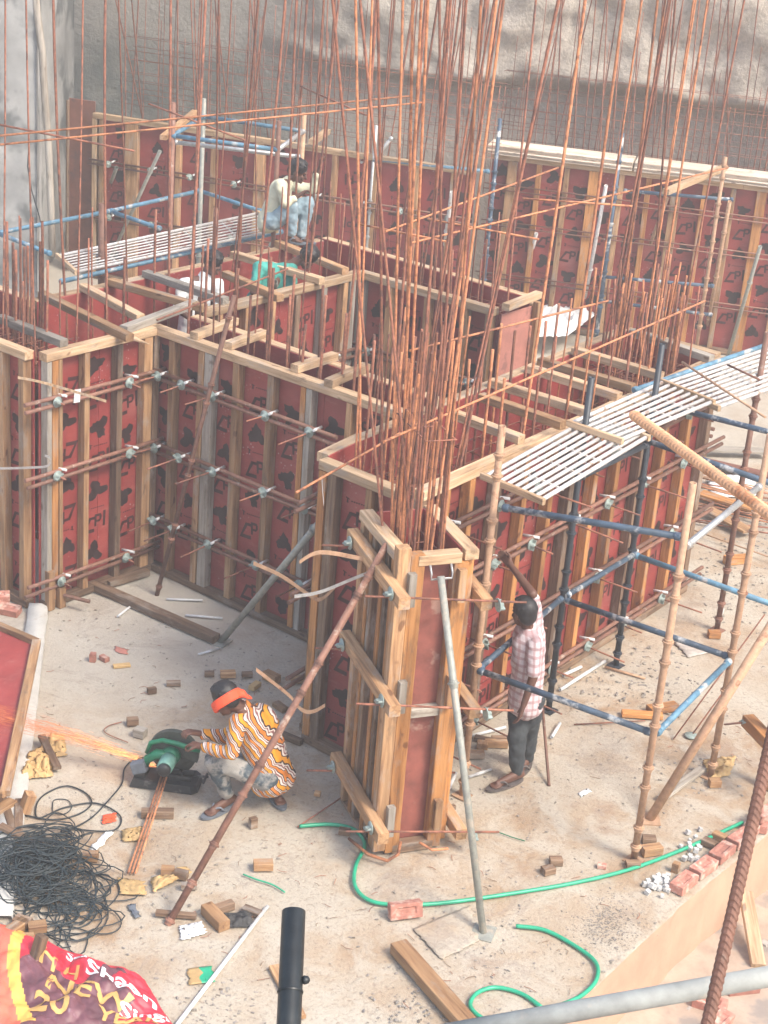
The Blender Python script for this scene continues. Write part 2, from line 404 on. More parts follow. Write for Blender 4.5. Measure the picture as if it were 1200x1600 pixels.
def lower():
    b = MB(); vs = []; xs = [-60, -30]+[-5+.2*i for i in range(40)]+[10, 60]; ys = [-60, -2]+[4+.2*i for i in range(60)]+[30, 70]
    for y in ys:
        for x in xs: vs.append((x, y, -.55+.05*noise.noise(V((x*1.5, y*1.5, 2)))+.02*noise.noise(V((x*6, y*6, 2)))))
    n = len(xs); b.add(vs, [(j*n+i, j*n+i+1, j*n+n+i+1, j*n+n+i) for j in range(len(ys)-1) for i in range(n-1)], 0, True)
    return struct(link('ground', b.mesh('ground', ['lower_floor']), I4))
lower()
# kerb strip of the raft at the left, and the brick-paved channel beyond it
K0, K1 = G(76, 950), G(20, 1440)
kd = (K1-K0).normalized(); kn = V((kd.y, -kd.x, 0))
if kn.x > 0: kn = -kn
def kerb():
    b = MB(); n = 40; vs = []
    for i in range(n+1):
        p = K0+(K1-K0)*(i/n); j = .010*noise.noise(V((i*.7, 0, 0)))
        vs += [p+kn*(.0+j)+V((0, 0, .006)), p+kn*(.01+j)+V((0, 0, .045)), p+kn*(.17+j)+V((0, 0, .05+j*.4)), p+kn*(.185+j)+V((0, 0, -.04))]
    b.add(vs, [(i*4+k, i*4+4+k, i*4+5+k, i*4+1+k) for i in range(n) for k in range(3)], 0, True)
    struct(link('kerb', b.mesh('kerb', ['kerb_concrete']), I4))
kerb()

# ------------------------------------------------------------------ retaining walls
BACK = [(-27, 14.6), (-24, 16.4), (-20, 18.0), (-17, 19.5), (-15, 20.9), (-13, 22.0), (-11, 23.0), (-8, 24.3), (0, 27.5), (8, 31)]
def path_at(P, s):
    for a, b in zip(P, P[1:]):
        a, b = V(a), V(b); l = (b-a).length
        if s <= l: return a+(b-a)*(s/l), (b-a).normalized()
        s -= l
    return V(P[-1]), (V(P[-1])-V(P[-2])).normalized()
def backwall():
    b = MB(); tot = sum((V(q)-V(p)).length for p, q in zip(BACK, BACK[1:])); ns, nz = 420, 130; vs = []
    for j in range(nz+1):
        z = -.3+11.3*(j/nz)**1.15
        for i in range(ns+1):
            s = tot*i/ns; p, t = path_at(BACK, s); nrm = V((t.y, -t.x))
            lip = 3.2+.35*noise.noise(V((s*.35, 0, 0)))+.13*noise.noise(V((s*1.3, 3, 0)))-.02*max(0, s-14)
            amt = min(1, max(0, (s-10)/1.6)); up = 1/(1+math.exp(-(z-lip)*16))
            bul = .55*math.exp(-((z-lip-.08)/.10)**2)*(.5+.5*noise.noise(V((s*1.1, 9, 0)))) if amt > 0 else 0
            d = up*amt*(.34+.30*noise.noise(V((s*.7, z*.8, 0)))+.14*noise.noise(V((s*2.2, z*2.6, 1)))+.07*noise.noise(V((s*6, z*6, 1)))+.035*noise.noise(V((s*14, z*14, 1))))+amt*bul*.5
            d += .05*noise.noise(V((s*1.2, z*1.2, 7)))+.018*noise.noise(V((s*7, z*7, 3)))
            q = p+nrm*d; vs.append((q.x, q.y, z))
    n = ns+1; b.add(vs, [(j*n+i, j*n+i+1, j*n+n+i+1, j*n+n+i) for j in range(nz) for i in range(ns)], 0, True)
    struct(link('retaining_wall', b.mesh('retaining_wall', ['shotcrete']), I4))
backwall()
def sidewall(name, a, c, th, z1, mat='side_concrete'):
    a, c = V(a), V(c); t = (c-a).normalized(); nr = V((t.y, -t.x, 0)); b = MB(); ln = (c-a).length; nx, nz = 60, 90; vs = []
    for j in range(nz+1):
        for i in range(nx+1):
            s = ln*i/nx; z = -.3+(z1+.3)*j/nz
            d = .05*noise.noise(V((s*.9, z*.6, 4)))+.02*noise.noise(V((s*5, z*4, 4)))
            vs.append(a+t*s+nr*d+V((0, 0, z)))
    n = nx+1; b.add(vs, [(j*n+i, j*n+i+1, j*n+n+i+1, j*n+n+i) for j in range(nz) for i in range(nx)], 0, True)
    q = a+t*ln; o = [q+nr*.0, q-nr*th]
    b.add([(q.x+nr.x*.03, q.y+nr.y*.03, -.3), (o[1].x, o[1].y, -.3), (o[1].x, o[1].y, z1), (q.x+nr.x*.03, q.y+nr.y*.03, z1)], [(0, 1, 2, 3)])
    return struct(link(name, b.mesh(name, [mat]), I4))
sw1 = OP(58, 300, (-16.6, 14.2), HF); sw0 = OP(-260, 300, (-17.6, 13.0), HF)
sidewall('side_wall', (sw0.x, sw0.y, 0), (sw1.x, sw1.y, 0), .7, 11)
sb = OP(112, 200, (-20.0, 17.9), HF)
sidewall('side_wall', (sw1.x-1.2, sw1.y+.3, 0), (sb.x, sb.y, 0), .3, 11)
dp = thing('drain_pipe', 'pale bent drain pipe running down the corner of the left concrete wall', 'pipe', (sw1.x, sw1.y, 0))
b = MB(); pp = [OP(u, v, (-16.5, 14.3), HF) for u, v in ((52, -60), (58, 20), (66, 80), (70, 150), (76, 230), (80, 330), (82, 400))]
b.tube(pp, .045, 10); link('pipe_run', b.mesh('pipe_run', ['grey_wood']), I4, dp)
b = MB(); b.tube([p+HR*.01 for p in pp[3:6]], .055, 8); 
cb = MB(); cb.tube([OP(u, v, (-16.3, 14.2), HF) for u, v in ((46, 215), (43, 260), (50, 300), (62, 340), (68, 380), (64, 430))], .008, 6)
tag(link('cable', cb.mesh('cable', ['cable']), I4), 'thin black cable hanging down the left concrete wall', 'cable')

# ------------------------------------------------------------------ dusty air
def haze():
    mt = bpy.data.materials.new('haze'); mt.use_nodes = True; n = mt.node_tree; n.nodes.clear()
    o = n.nodes.new('ShaderNodeOutputMaterial'); v = n.nodes.new('ShaderNodeVolumePrincipled')
    v.inputs['Color'].default_value = (.97, .93, .90, 1); v.inputs['Density'].default_value = HAZE; v.inputs['Anisotropy'].default_value = .2
    n.links.new(v.outputs[0], o.inputs['Volume']); MATS['haze'] = mt
    b = MB(); b.box(-66, -66, -1.7, 66, 76, 13.5); struct(link('haze', b.mesh('haze', ['haze']), I4), 'stuff')
HAZE = .0085
haze()

# ------------------------------------------------------------------ formwork
def text_poly():
    # bracket sign and the letters P and I as flat polygons, 0.2 m wide, in the x-z plane facing -y
    q = []
    def quad(*p): q.append(p)
    quad((0, 0), (.105, 0), (.105, .026), (.03, .026)); quad((0, 0), (.03, .026), (.085, .115), (.055, .115)); quad((.055, .115), (.085, .115), (.125, .115), (.118, .095), (.078, .095))
    quad((.105, .04), (.123, .04), (.123, .13), (.105, .13)); quad((.123, .112), (.150, .112), (.158, .13), (.123, .13))
    quad((.123, .07), (.150, .07), (.158, .086), (.123, .086)); quad((.150, .07), (.168, .088), (.168, .114), (.158, .13), (.150, .112), (.150, .086))
    quad((.182, .03), (.203, .03), (.203, .145), (.182, .145))
    quad((.03, .165), (.045, .165), (.042, .195), (.034, .195)); quad((.024, .192), (.052, .186), (.054, .192), (.026, .2))
    for i in range(7): quad((.066+i*.018, .176), (.078+i*.018, .178), (.078+i*.018, .186), (.066+i*.018, .184))
    return q
def marks(par, Mw, mid, kind):
    if not CACHE.get('logo'):
        b = MB()
        for pl in text_poly(): b.add([(x-.1, 0, y-.08) for x, y in pl], [tuple(range(len(pl)))], 0)
        CACHE['logo'] = b.mesh('printed_logo', ['mark_dark'])
        for k in range(6):
            b = MB(); n = 26; pts = [(0, 0, 0)]; r3 = random.Random(k)
            for j in range(n):
                a = 2*PI*j/n; rr = .075*(1+.30*math.sin(3*a+k)+.22*r3.uniform(-1, 1)); pts.append((rr*1.15*math.cos(a), 0, rr*math.sin(a)))
            b.add(pts, [(0, 1+j, 1+(j+1) % n) for j in range(n)], 0); CACHE['blot', k] = b.mesh('printed_blot', ['blot_dark'])
    r2 = random.Random(kind*7+int(mid*100)); z = .12+.16*(kind % 3); i = 0
    while z < 2.12:
        M = Mw @ Matrix.Translation((mid+r2.uniform(-.03, .03), -.001, z+.08))
        if (i+kind) % 2 == 0: link('printed_logo', CACHE['logo'], M @ Matrix.Rotation(math.radians(r2.uniform(-5, 5)+(180 if kind >= 4 else 0)), 4, 'Y') @ Matrix.Scale(1.32, 4), par)
        else: link('printed_blot', CACHE['blot', r2.randrange(6)], M @ Matrix.Scale(r2.uniform(.9, 1.15), 4), par)
        z += .30; i += 1
PRINT = marks
def nut_mesh():
    if 'nut' not in CACHE:
        b = MB(); b.lathe([(.047, 0), (.05, .004), (.047, .009), (.02, .012), (.019, .04), (.012, .045)], 14)
        for a in (0, PI): 
            M = Matrix.Rotation(a+.4, 4, 'Z'); b.box(.012, -.006, .012, .045, .006, .042, 0, M)
        CACHE['nut'] = b.mesh('wing_nut', ['zinc'])
    return CACHE['nut']
def tie(parent, Mw, x, z, yo, ln, sleeve=True):
    # Mw: local wall frame -> world; out is -y
    P = lambda a, b_, c: Mw @ V((a, b_, c))
    d = (rnd.uniform(-.06, .06), rnd.uniform(-.05, .02))
    r = rod('tie_rod', P(x, -.01, z), P(x+d[0]*ln, -yo-ln, z+d[1]*ln), .0075, 'rust', parent, 6)
    M = FR(P(x, -yo, z), P(x, -yo-1, z)); M = M @ Matrix.Rotation(rnd.uniform(0, 3), 4, 'Z')
    link('wing_nut', nut_mesh(), M, r)
    if sleeve:
        rod('sleeve', P(x+.045, -.03, z+.035), P(x+.075, -yo-.03, z+.045), .013, 'pvc', r, 8)

def form_wall(name, label, p0, p1, H=2.4, studs=None, spacing=.3, walers=(1.95, 1.3, .55), ties=True, tie_at=None, z0=0, sm='pine', marks=True,
              group=None, plate='pine_pale', w_ends=(0.02, .02), tie_len=.3, detail=True, top_stack=False, extra_w=0.0, wr=.0185):
    p0, p1 = V((*p0, z0)), V((*p1, z0)); ln = (p1-p0).length; ang = math.atan2(p1.y-p0.y, p1.x-p0.x)
    root = thing(name, label, 'formwork', p0, group, ang); Mw = WM[root]
    P = lambda a, b_, c: Mw @ V((a, b_, c))
    ns = max(1, math.ceil((ln-.05)/1.22)); sheets = []
    for i in range(ns):
        a, c = ln*i/ns, ln*(i+1)/ns
        o = beam('plywood_sheet', P(a+.002, .008, H/2), P(c-.002, .008, H/2), .012, H-.012, 'red_ply', root); sheets.append((a, c, o))
    if studs is None:
        studs = [i*spacing+.04 for i in range(int((ln-.08)/spacing)+1)]
        if ln-.04-studs[-1] > .12: studs.append(ln-.04)
    for i, s in enumerate(studs):
        wd = .07; mt = sm
        if isinstance(s, tuple): s, wd, mt = s
        elif rnd.random() < .15: mt = rnd.choice(['grey_wood', 'old_wood', 'pine'])
        q = rnd.uniform(-.008, .008)
        beam('stud', P(s+q, -.047, .075), P(s-q, -.047, H-.078), wd, .088, mt, root, (Mw.to_3x3() @ V((0, 1, 0))))
    np_ = max(1, round(ln/2.0)); 
    for i in range(np_):
        a, c = ln*i/np_, ln*(i+1)/np_
        beam('top_plate', P(a+.003, -.045, H-.036), P(c-.003, -.045+rnd.uniform(-.008, .008), H-.036), .10, .074, plate, root)
        beam('bottom_plate', P(a+.003, -.045, .038), P(c-.003, -.045, .038), .095, .07, 'old_wood', root)
    if marks:
        ss = sorted(s[0] if isinstance(s, tuple) else s for s in studs); ss = [0.0]+ss+[ln]
        for i, (a, c) in enumerate(zip(ss, ss[1:])):
            if c-a < .14: continue
            mid = (a+c)/2; par = next((o for x0, x1, o in sheets if x0 <= mid <= x1), sheets[-1][2])
            kk = (i*2+rnd.randrange(2)) % 4 + (4 if rnd.random() < .12 else 0)
            PRINT(par, Mw, mid, kk)
    for wz in walers:
        for dz in (-.033, .033):
            j = rnd.uniform(-.01, .01)
            rod('waler_pipe', P(-w_ends[0]-rnd.uniform(0, .05), -.112, wz+dz+j), P(ln+w_ends[1]+rnd.uniform(0, .05)+extra_w, -.112, wz+dz-j), wr, 'rust_pipe', root, 10)
        if ties:
            xs = tie_at or [ln*(k+.5)/max(1, round(ln/.62)) for k in range(max(1, round(ln/.62)))]
            for x in xs: tie(root, Mw, x+rnd.uniform(-.04, .04), wz, .135, tie_len*rnd.uniform(.5, 1.25))
    return root

# plan of the cast walls (metres)
XA = -10.87                                           # front face of the big left block
def sA(y): return y-9.05
form_wall('wall_shuttering', 'red formwork face at far left with the torn white slip on it', (XA, 9.05), (XA, 10.40),
    studs=[(.04, .05, 'grey_wood'), (.105, .07, 'pine_orange'), (.17, .04, 'pine'), (.46, .06, 'pine'), (.84, .065, 'old_wood'), (1.18, .10, 'pine'), (1.275, .07, 'old_wood')],
    walers=(1.97, 1.29, .26), tie_at=[.12, .92], w_ends=(.22, -.02), tie_len=.16)
form_wall('wall_shuttering', 'red formwork face cut off by the left picture edge beside three corner posts', (-13.6, 9.03), (-10.92, 9.03), walers=(), studs=[2.35-.35*i for i in range(6)][::-1]+[2.62])
XB = -10.85
form_wall('wall_shuttering', 'long dark red formwork face meeting the left corner behind the thin rust prop', (XB, 10.41), (-7.86, 10.43),
    studs=[(.26, .065, 'pine'), (.62, .07, 'pine'), (.72, .10, 'grey_wood'), (1.05, .07, 'pine'), (1.45, .07, 'pine'), (1.83, .055, 'pine_orange'), (1.90, .065, 'grey_wood'), (2.33, .06, 'pine'), (2.7, .06, 'pine')],
    walers=(1.97, 1.27, .55), tie_at=[.12, .43, .84, 1.45, 1.95], w_ends=(-.03, -.75), tie_len=.38)
form_wall('wall_shuttering', 'back side of the thin formwork wall with cross battens on its top', (-8.0, 10.80), (-10.85, 10.80), walers=(1.9,), ties=False)
form_wall('wall_shuttering', 'formwork face behind the leaning grey prop in the middle pit', (-10.98, 11.0), (-11.02, 13.34), studs=[.25, .62, .98, 1.35, 1.75, (2.08, .07, 'pine'), (2.2, .09, 'grey_wood')],
    walers=(1.55, .8), tie_at=[.75, 1.25, 1.9], w_ends=(-.1, -.02), tie_len=.25)
form_wall('wall_shuttering', 'splashed formwork face closing the middle pit below the workers', (-10.98, 13.40), (-9.28, 13.46), studs=[(.05, .09, 'grey_wood'), .42, .9, 1.35, 1.64],
    walers=(1.6, .85), tie_at=[.22, 1.1, 1.5], tie_len=.12)
form_wall('wall_shuttering', 'rear formwork face of the low wall past the middle pit', (-9.3, 14.02), (-12.1, 14.02), walers=(), ties=False)
form_wall('wall_shuttering', 'rear formwork face beside the crouching worker on the left block', (-12.02, 13.95), (-12.02, 9.98), walers=(), ties=False)
form_wall('wall_shuttering', 'rear formwork face of the stub wall at the far left', (-12.1, 9.95), (-13.6, 9.95), walers=(), ties=False)
ep = thing('plywood_sheet', 'bare pinkish plywood end sheet right of the middle pit', 'plywood', (-9.2, 13.4, 0))
beam('panel_face', (-9.22, 13.42, 1.2), (-9.22, 13.98, 1.2), .014, 2.30, 'pink_ply', ep)
beam('edge_batten', (-9.17, 13.95, .02), (-9.17, 13.95, 2.40), .06, .06, 'pine', ep)
# long block on the right
def LX(y): return -6.885-.0505*(y-9.15)
form_wall('wall_shuttering', 'long sunlit formwork face behind the man in the plaid shirt', (LX(9.15), 9.15), (LX(13.9), 13.9),
    studs=[(max(.04, y_-9.15-.02+(i_ % 3)*.008), (.07 if i_ % 3 else .085), ('pine_orange' if i_ % 3 else 'old_wood')) for i_, y_ in enumerate((9.17, 9.48, 9.80, 10.20, 10.59, 11.0, 11.35, 11.74, 12.11, 12.56, 12.96, 13.41, 13.84))], walers=(2.02, 1.53, .84, .17), sm='pine_orange', plate='pine_pale', tie_len=.42, w_ends=(.0, .2),
    tie_at=[.35, .98, 1.55, 2.15, 2.75, 3.35, 4.1])
form_wall('wall_shuttering', 'inner formwork face of the long right hand block', (-8.08, 13.9), (-7.78, 9.6), walers=(1.5,), ties=False, plate='pine_pale')
form_wall('wall_shuttering', 'end formwork face of the long block beside the stacked timber', (LX(13.93), 13.93), (-8.1, 13.90), walers=(1.6, .8), ties=False)
form_wall('wall_shuttering', 'narrow dark formwork face left of the braced column', (-7.70, 9.14), (-6.90, 9.12), studs=[(.04, .07, 'pine_orange'), (.13, .08, 'old_wood'), (.50, .06, 'pine'), (.74, .06, 'pine')],
    walers=(), ties=False)
form_wall('wall_shuttering', 'thin side formwork face with short pipe ends left of the column', (-7.80, 9.72), (-7.73, 9.17), studs=[(.06, .06, 'grey_wood'), (.3, .06, 'pine'), (.49, .07, 'old_wood')], walers=(2.0, 1.25, .5), ties=False, w_ends=(.05, .18))
# small outer corner timbers of the left block foot
cf = thing('corner_bracing', 'short stakes and pipe ends at the foot of the left corner posts', 'bracing', G(78, 950))
beam('stake', G(78, 952), G(78, 952)+V((0, 0, .38)), .07, .06, 'pine', cf); beam('stake', G(95, 948), G(95, 948)+V((0, 0, .2)), .07, .06, 'pine', cf)
rod('pipe_end', G(0, 905, .12), G(140, 940, .12), .018, 'rust_pipe', cf)

# far walls
NE = (-18.73, 16.63); NE1 = (-13.36, 18.51)
form_wall('wall_shuttering', 'far red formwork wall behind the blue scaffold frames', NE, NE1, spacing=.40, walers=(1.72, .95), ties=True, tie_len=.12, marks=True, wr=.014,
    studs=[(.03, .07, 'pine_pale'), (.14, .07, 'pine'), (.62, .2, 'pine'), 1.35, (1.9, .08, 'pine'), (2.6, .14, 'pine'), 3.2, 3.7, 4.3, 4.9, 5.4])
NF = (-13.94, 19.66); NF1 = (-9.3, 21.99)
form_wall('wall_shuttering', 'far sunlit red formwork wall under the stack of pale boards', NF, NF1, spacing=.36, walers=(1.95, 1.45, .7), ties=False, sm='pine_orange', marks=True, wr=.010,
    studs=[(.3+.38*i, .07 if i % 3 else .13, 'pine_orange' if i % 2 else 'pine') for i in range(14)])
bp = thing('plywood_sheet', 'rusty brown plywood sheet standing left of the far formwork wall', 'plywood', (*NE, 0))
a0 = OP(108, 250, (-19.3, 16.5), (-.33, .944)); a1 = OP(148, 250, (-18.8, 16.7), (-.33, .944))
beam('panel_face', (a0.x, a0.y, 1.28), (a1.x, a1.y, 1.28), .02, 2.5, 'brown_ply', bp)
beam('edge_batten', (a0.x, a0.y-.03, .02), (a0.x, a0.y-.03, 2.5), .04, .04, 'old_wood', bp)
# stack of pale boards along the far wall top
dF = (V((*NF1, 0))-V((*NF, 0))).normalized(); nFv = V((dF.y, -dF.x, 0))
for i in range(6):
    o = V((*NF, 0))-dF*.05+nFv*rnd.uniform(-.03, .02)
    for k, (s0, s1) in enumerate(((0, 2.0), (2.03, 4.9))):
        bd = beam('board', o+dF*s0+nFv*-.05+V((0, 0, 2.415+i*.022)), o+dF*s1+nFv*-.05+V((0, 0, 2.415+i*.022)), .46, .019, 'pale_board')
        tag(bd, '%s pale board of the %s stack on the far right wall' % (('bottom', 'second lowest', 'third lowest', 'third from top', 'second from top', 'topmost')[i], ('left', 'right')[k]), 'board', 'boards stacked on the far wall')
for u0, v0, u1, v1 in ((1085, 262, 1138, 258), (1130, 262, 1195, 285), (985, 260, 1045, 250)):
    pass
tag(beam('timber_batten', G(487, 222, 2.5), G(512, 205, 2.5), .09, .07, 'pine_pale'), 'short pale batten lying over the far wall beside the raised hand of the crouching man', 'batten')
tag(beam('timber_batten', G(255, 215, 2.7), G(305, 175, 2.7), .09, .06, 'pine'), 'batten tilted over the far wall top beside the upper blue frame', 'batten')
tag(beam('timber_batten', G(1040, 300, 2.62), G(1132, 262, 2.62), .09, .07, 'pine_pale'), 'pale batten sticking out over the far board stack at right', 'batten')

# ------------------------------------------------------------------ loose battens on top of the formwork
BG = 'loose battens laid over the formwork tops'
bat = [
 ((706,646,815,687), 'pine_pale', 'batten across the long block, nearest to the tall rebar cluster'),
 ((752,620,880,664), 'pine', 'batten across the long block, second from the rebar cluster'),
 ((766,597,918,644), 'pine_pale', 'batten across the long block, third from the rebar cluster'),
 ((825,575,968,620), 'pine_pale', 'batten across the long block, fourth from the rebar cluster'),
 ((843,564,990,606), 'pine', 'batten across the long block beside the reflective sheet'),
 ((896,547,1034,588), 'pine_pale', 'batten across the long block ending at the dark post'),
 ((987,519,1112,561), 'grey_wood', 'batten at the far end of the long block'),
 ((356,540,412,520), 'pine_pale', 'short batten over the thin wall, just right of the rust prop'),
 ((460,576,523,556), 'pine_pale', 'short batten over the thin wall below the grey leaning prop'),
 ((513,599,572,573), 'pine_pale', 'short batten over the thin wall nearest the tall rebar'),
 ((303,525,367,501), 'pine_pale', 'short batten over the thin wall left of the rust prop'),
 ((193,515,304,474), 'grey_wood', 'weathered plank laid diagonally over the left block corner'),
 ((65,460,203,528), 'pine', 'long split plank with a splintered end over the left corner'),
 ((130,448,220,497), 'pine_pale', 'greyish batten lying among the left dowel bars'),
 ((172,440,320,482), 'pine', 'long batten over the left block in front of the white shirt'),
 ((0,497,100,536), 'grey_wood', 'batten over the stub wall at the left picture edge'),
 ((227,427,353,470), 'grey_wood', 'grey batten passing left of the worker in white'),
 ((364,397,503,439), 'pine_pale', 'batten passing in front of the worker in green'),
 ((434,380,540,424), 'pine', 'batten under the crouching man running to the middle corner'),
 ((352,428,438,466), 'pine', 'batten between the two workers inside the left block'),
 ((790,480,842,460), 'pine_pale', 'batten on top of the bare plywood end sheet'),
]
for (u0, v0, u1, v1), mt, lb in bat:
    tag(beam('timber_batten', G(u0, v0, 2.437), G(u1, v1, 2.437), .085, .068, mt), lb, 'batten', BG)
b = MB(); q0, q1 = G(196, 524, 2.43), G(233, 538, 2.40); b.tube([q0, q0.lerp(q1, .5), q1], [.03, .02, .004], 5)
tag(link('wood_splinter', b.mesh('wood_splinter', ['pine_pale']), I4), 'long pale splinter torn from the end of the split plank', 'splinter')

# ------------------------------------------------------------------ rebar
def bar_mesh(ln, r, mat, bend, ribs=False, n=6):
    k = ('bar', round(ln, 1), r, mat, bend, ribs)
    if k in CACHE: return CACHE[k]
    r2 = random.Random(hash((round(ln, 1), bend)) & 0xffff); a = r2.uniform(0, 6.28); am = (.018, .05, .09, .14)[bend % 4]
    def cen(t):
        z = t*ln; c = am*ln/3*(t*t-.35*t)+.012*math.sin(t*5+a); return V((math.cos(a)*c, math.sin(a)*c, z))
    b = MB()
    if ribs:
        m = int(ln/.016); pts = []; rs = []
        for i in range(m):
            for q, rr in ((0, r*1.10), (.45, r*.93)): pts.append(cen((i+q)/m)); rs.append(rr)
        b.tube(pts, rs, n)
    else: b.tube([cen(i/10) for i in range(11)], r, n)
    CACHE[k] = b.mesh('bar', [mat]); return CACHE[k]
def bar(parent, p, ln, lean=(0, 0), r=.010, mat='rust', bend=0, ribs=False):
    d = V((lean[0], lean[1], 1)).normalized(); M = FR(p, V(p)+d) @ Matrix.Rotation(rnd.uniform(-.6, .6), 4, 'Z')
    return link('bar', bar_mesh(ln, r, mat, bend, ribs), M, parent)
def hmesh(parent, x0, y0, x1, y1, z, sx, sy, r=.005, mat='rust'):
    nx, ny = max(1, int((x1-x0)/sx)), max(1, int((y1-y0)/sy))
    for i in range(nx+1):
        x = x0+(x1-x0)*i/nx+rnd.uniform(-.02, .02); rod('stirrup', (x, y0, z+rnd.uniform(-.02, .02)), (x+rnd.uniform(-.03, .03), y1, z+rnd.uniform(-.02, .02)), r, mat, parent, 5)
    for i in range(ny+1):
        y = y0+(y1-y0)*i/ny+rnd.uniform(-.02, .02); rod('stirrup', (x0, y, z+rnd.uniform(-.02, .02)), (x1, y+rnd.uniform(-.03, .03), z+rnd.uniform(-.02, .02)), r, mat, parent, 5)
def cage(label, spots, rect, levels=(2.05, 2.22), sx=.16, sy=.16, loc=None, mat='rust'):
    x0, y0, x1, y1 = rect
    c = thing('rebar_cage', label, 'rebar', (x0, y0, 0))
    for s in spots: bar(c, *s[:1], **s[1])
    for z in levels: hmesh(c, x0, y0, x1, y1, z, sx, sy)
    return c
def lean_for(p, spread=.04):
    # left bars lean left, right bars lean slightly right, as wind and ties left them
    k = p.dot(HR); base = -.085 if k < -3.6 else (-.05 if k < -2.3 else .01)
    base += rnd.gauss(0, spread); fw = rnd.gauss(0, spread)
    return (HR.x*base+HF.x*fw, HR.y*base+HF.y*fw)
def row(x0, y0, x1, y1, n, tall_p, zb=1.2, short=(2.75, 3.25), r=(.008, .0125), tall=6.8, mats=('rust',)):
    out = []
    for i in range(n):
        t = (i+.5)/n; p = V((x0+(x1-x0)*t+rnd.uniform(-.03, .03), y0+(y1-y0)*t+rnd.uniform(-.03, .03), zb))
        rr = rnd.choice((r[0], r[1])); mt = rnd.choice(mats)
        if p.dot(HR) < -4.2: rr = .0135
        if rnd.random() < tall_p: out.append((p, dict(ln=tall, lean=lean_for(p), r=rr, mat=mt, bend=rnd.randrange(4))))
        else: out.append((p, dict(ln=round(rnd.uniform(*short)-zb, 1), lean=(rnd.gauss(0, .008), rnd.gauss(0, .008)), r=rr, mat=mt, bend=0)))
    return out
# left stub
sp = row(-13.4, 9.2, -11.0, 9.2, 14, .5)+row(-13.4, 9.8, -11.9, 9.8, 11, .6)+row(-11.1, 9.2, -11.1, 10.3, 6, .2)
sp += [(V((-11.55+rnd.uniform(-.18, .18), 9.5+rnd.uniform(-.22, .22), 1.2)), dict(ln=rnd.choice((1.9, 2.1)), lean=(0, 0), r=.0125, bend=0)) for i in range(9)]
cage('rebar cage of thick dowels in the stub wall at far left', sp, (-13.5, 9.12, -11.0, 9.86))
# left block
sp = row(-11.95, 10.2, -11.95, 13.8, 14, .7)+row(-11.1, 10.9, -11.1, 13.8, 11, .5)+row(-11.9, 13.8, -11.1, 13.8, 5, .5)
cage('rebar cage of the left block around the two workers inside it', sp, (-11.95, 10.0, -11.05, 13.9), levels=(.6,), sx=.3, sy=.6)
sp = row(-10.7, 10.5, -8.1, 10.5, 13, .2)+row(-10.7, 10.72, -8.1, 10.72, 13, .2)
cage('rebar cage of short dowels inside the thin wall of the left corner', sp, (-10.75, 10.5, -8.1, 10.72), levels=(1.95, 2.15))
sp = row(-10.9, 13.55, -9.4, 13.55, 9, .3)+row(-10.9, 13.92, -9.4, 13.92, 9, .3)
cage('rebar cage in the low wall behind the middle pit', sp, (-10.9, 13.5, -9.35, 13.95), levels=(2.1, 2.25), sx=.12)
sp = row(-7.65, 9.9, -7.95, 13.7, 17, .22, mats=('rust', 'rust_orange'))+row(-7.02, 9.6, -7.22, 13.7, 17, .22, mats=('rust', 'rust_orange'))
cage('rebar cage running along the long right hand block', sp, (-7.85, 9.4, -7.1, 13.7), levels=(2.0,), sx=.14, sy=.3)
# far end cluster of the long block
sp = [(V((rnd.uniform(-7.95, -7.2), rnd.uniform(12.9, 13.8), 1.2)), dict(ln=rnd.choice((1.9, 2.1, 2.0, 1.8, 6.8)), lean=(rnd.gauss(.0, .03), rnd.gauss(0, .03)), r=.010, mat=rnd.choice(('rust', 'rust_orange')), bend=rnd.randrange(3))) for i in range(34)]
cage('dense rebar cluster at the far end of the long block', sp, (-7.95, 12.9, -7.2, 13.8), levels=(2.1, 2.25), sx=.1, sy=.15)
# central thick cluster where long block begins, behind the column
sp = []
for i in range(36):
    p = V((rnd.uniform(-7.6, -7.0), rnd.uniform(9.3, 10.0), 1.0)); tall = rnd.random() < .22
    a = rnd.gauss(.02, .075); sp.append((p, dict(ln=7.5 if tall else rnd.choice((2.1, 2.3, 2.5)), lean=(HR.x*a, HR.y*a) if tall else (0, 0), r=rnd.choice((.008, .010)), mat=rnd.choice(('rust', 'rust', 'rust_orange')), bend=rnd.randrange(4) if tall else 0, ribs=tall and rnd.random() < .7)))
cage('dense rebar cluster at the near end of the long block', sp, (-7.62, 9.25, -7.0, 10.0), levels=(2.05, 2.2), sx=.12, sy=.12)
# column
CU, CW = V((.866, -.5, 0)), V((.5, .866, 0)); F1 = V((-6.28, 8.39, 0))
def CP3(s, t, z): return F1+CU*s+CW*t+V((0, 0, z))
cc = thing('rebar_cage', 'rust orange rebar bundle rising out of the braced column', 'rebar', CP3(-.3, .17, 0))
for i in range(26):
    p = CP3(rnd.uniform(-.58, -.08), rnd.choice((.06, .16, .27))+rnd.uniform(-.02, .02), 1.0); tall = i < 12
    a = rnd.gauss(.0, .07)
    bar(cc, p, 7.5 if tall else rnd.choice((2.2, 2.5, 2.7)), (HR.x*a, HR.y*a) if tall else (0, 0), .0095, 'rust_orange' if i % 2 else 'rust', rnd.randrange(4) if tall else 0, True)
for z in (2.1, 2.25, 3.1):
    for t in (.06, .27): rod('stirrup', CP3(-.6, t, z), CP3(-.07, t, z), .005, 'rust', cc, 5)
    for s in (-.6, -.33, -.07): rod('stirrup', CP3(s, .05, z), CP3(s, .28, z), .005, 'rust', cc, 5)
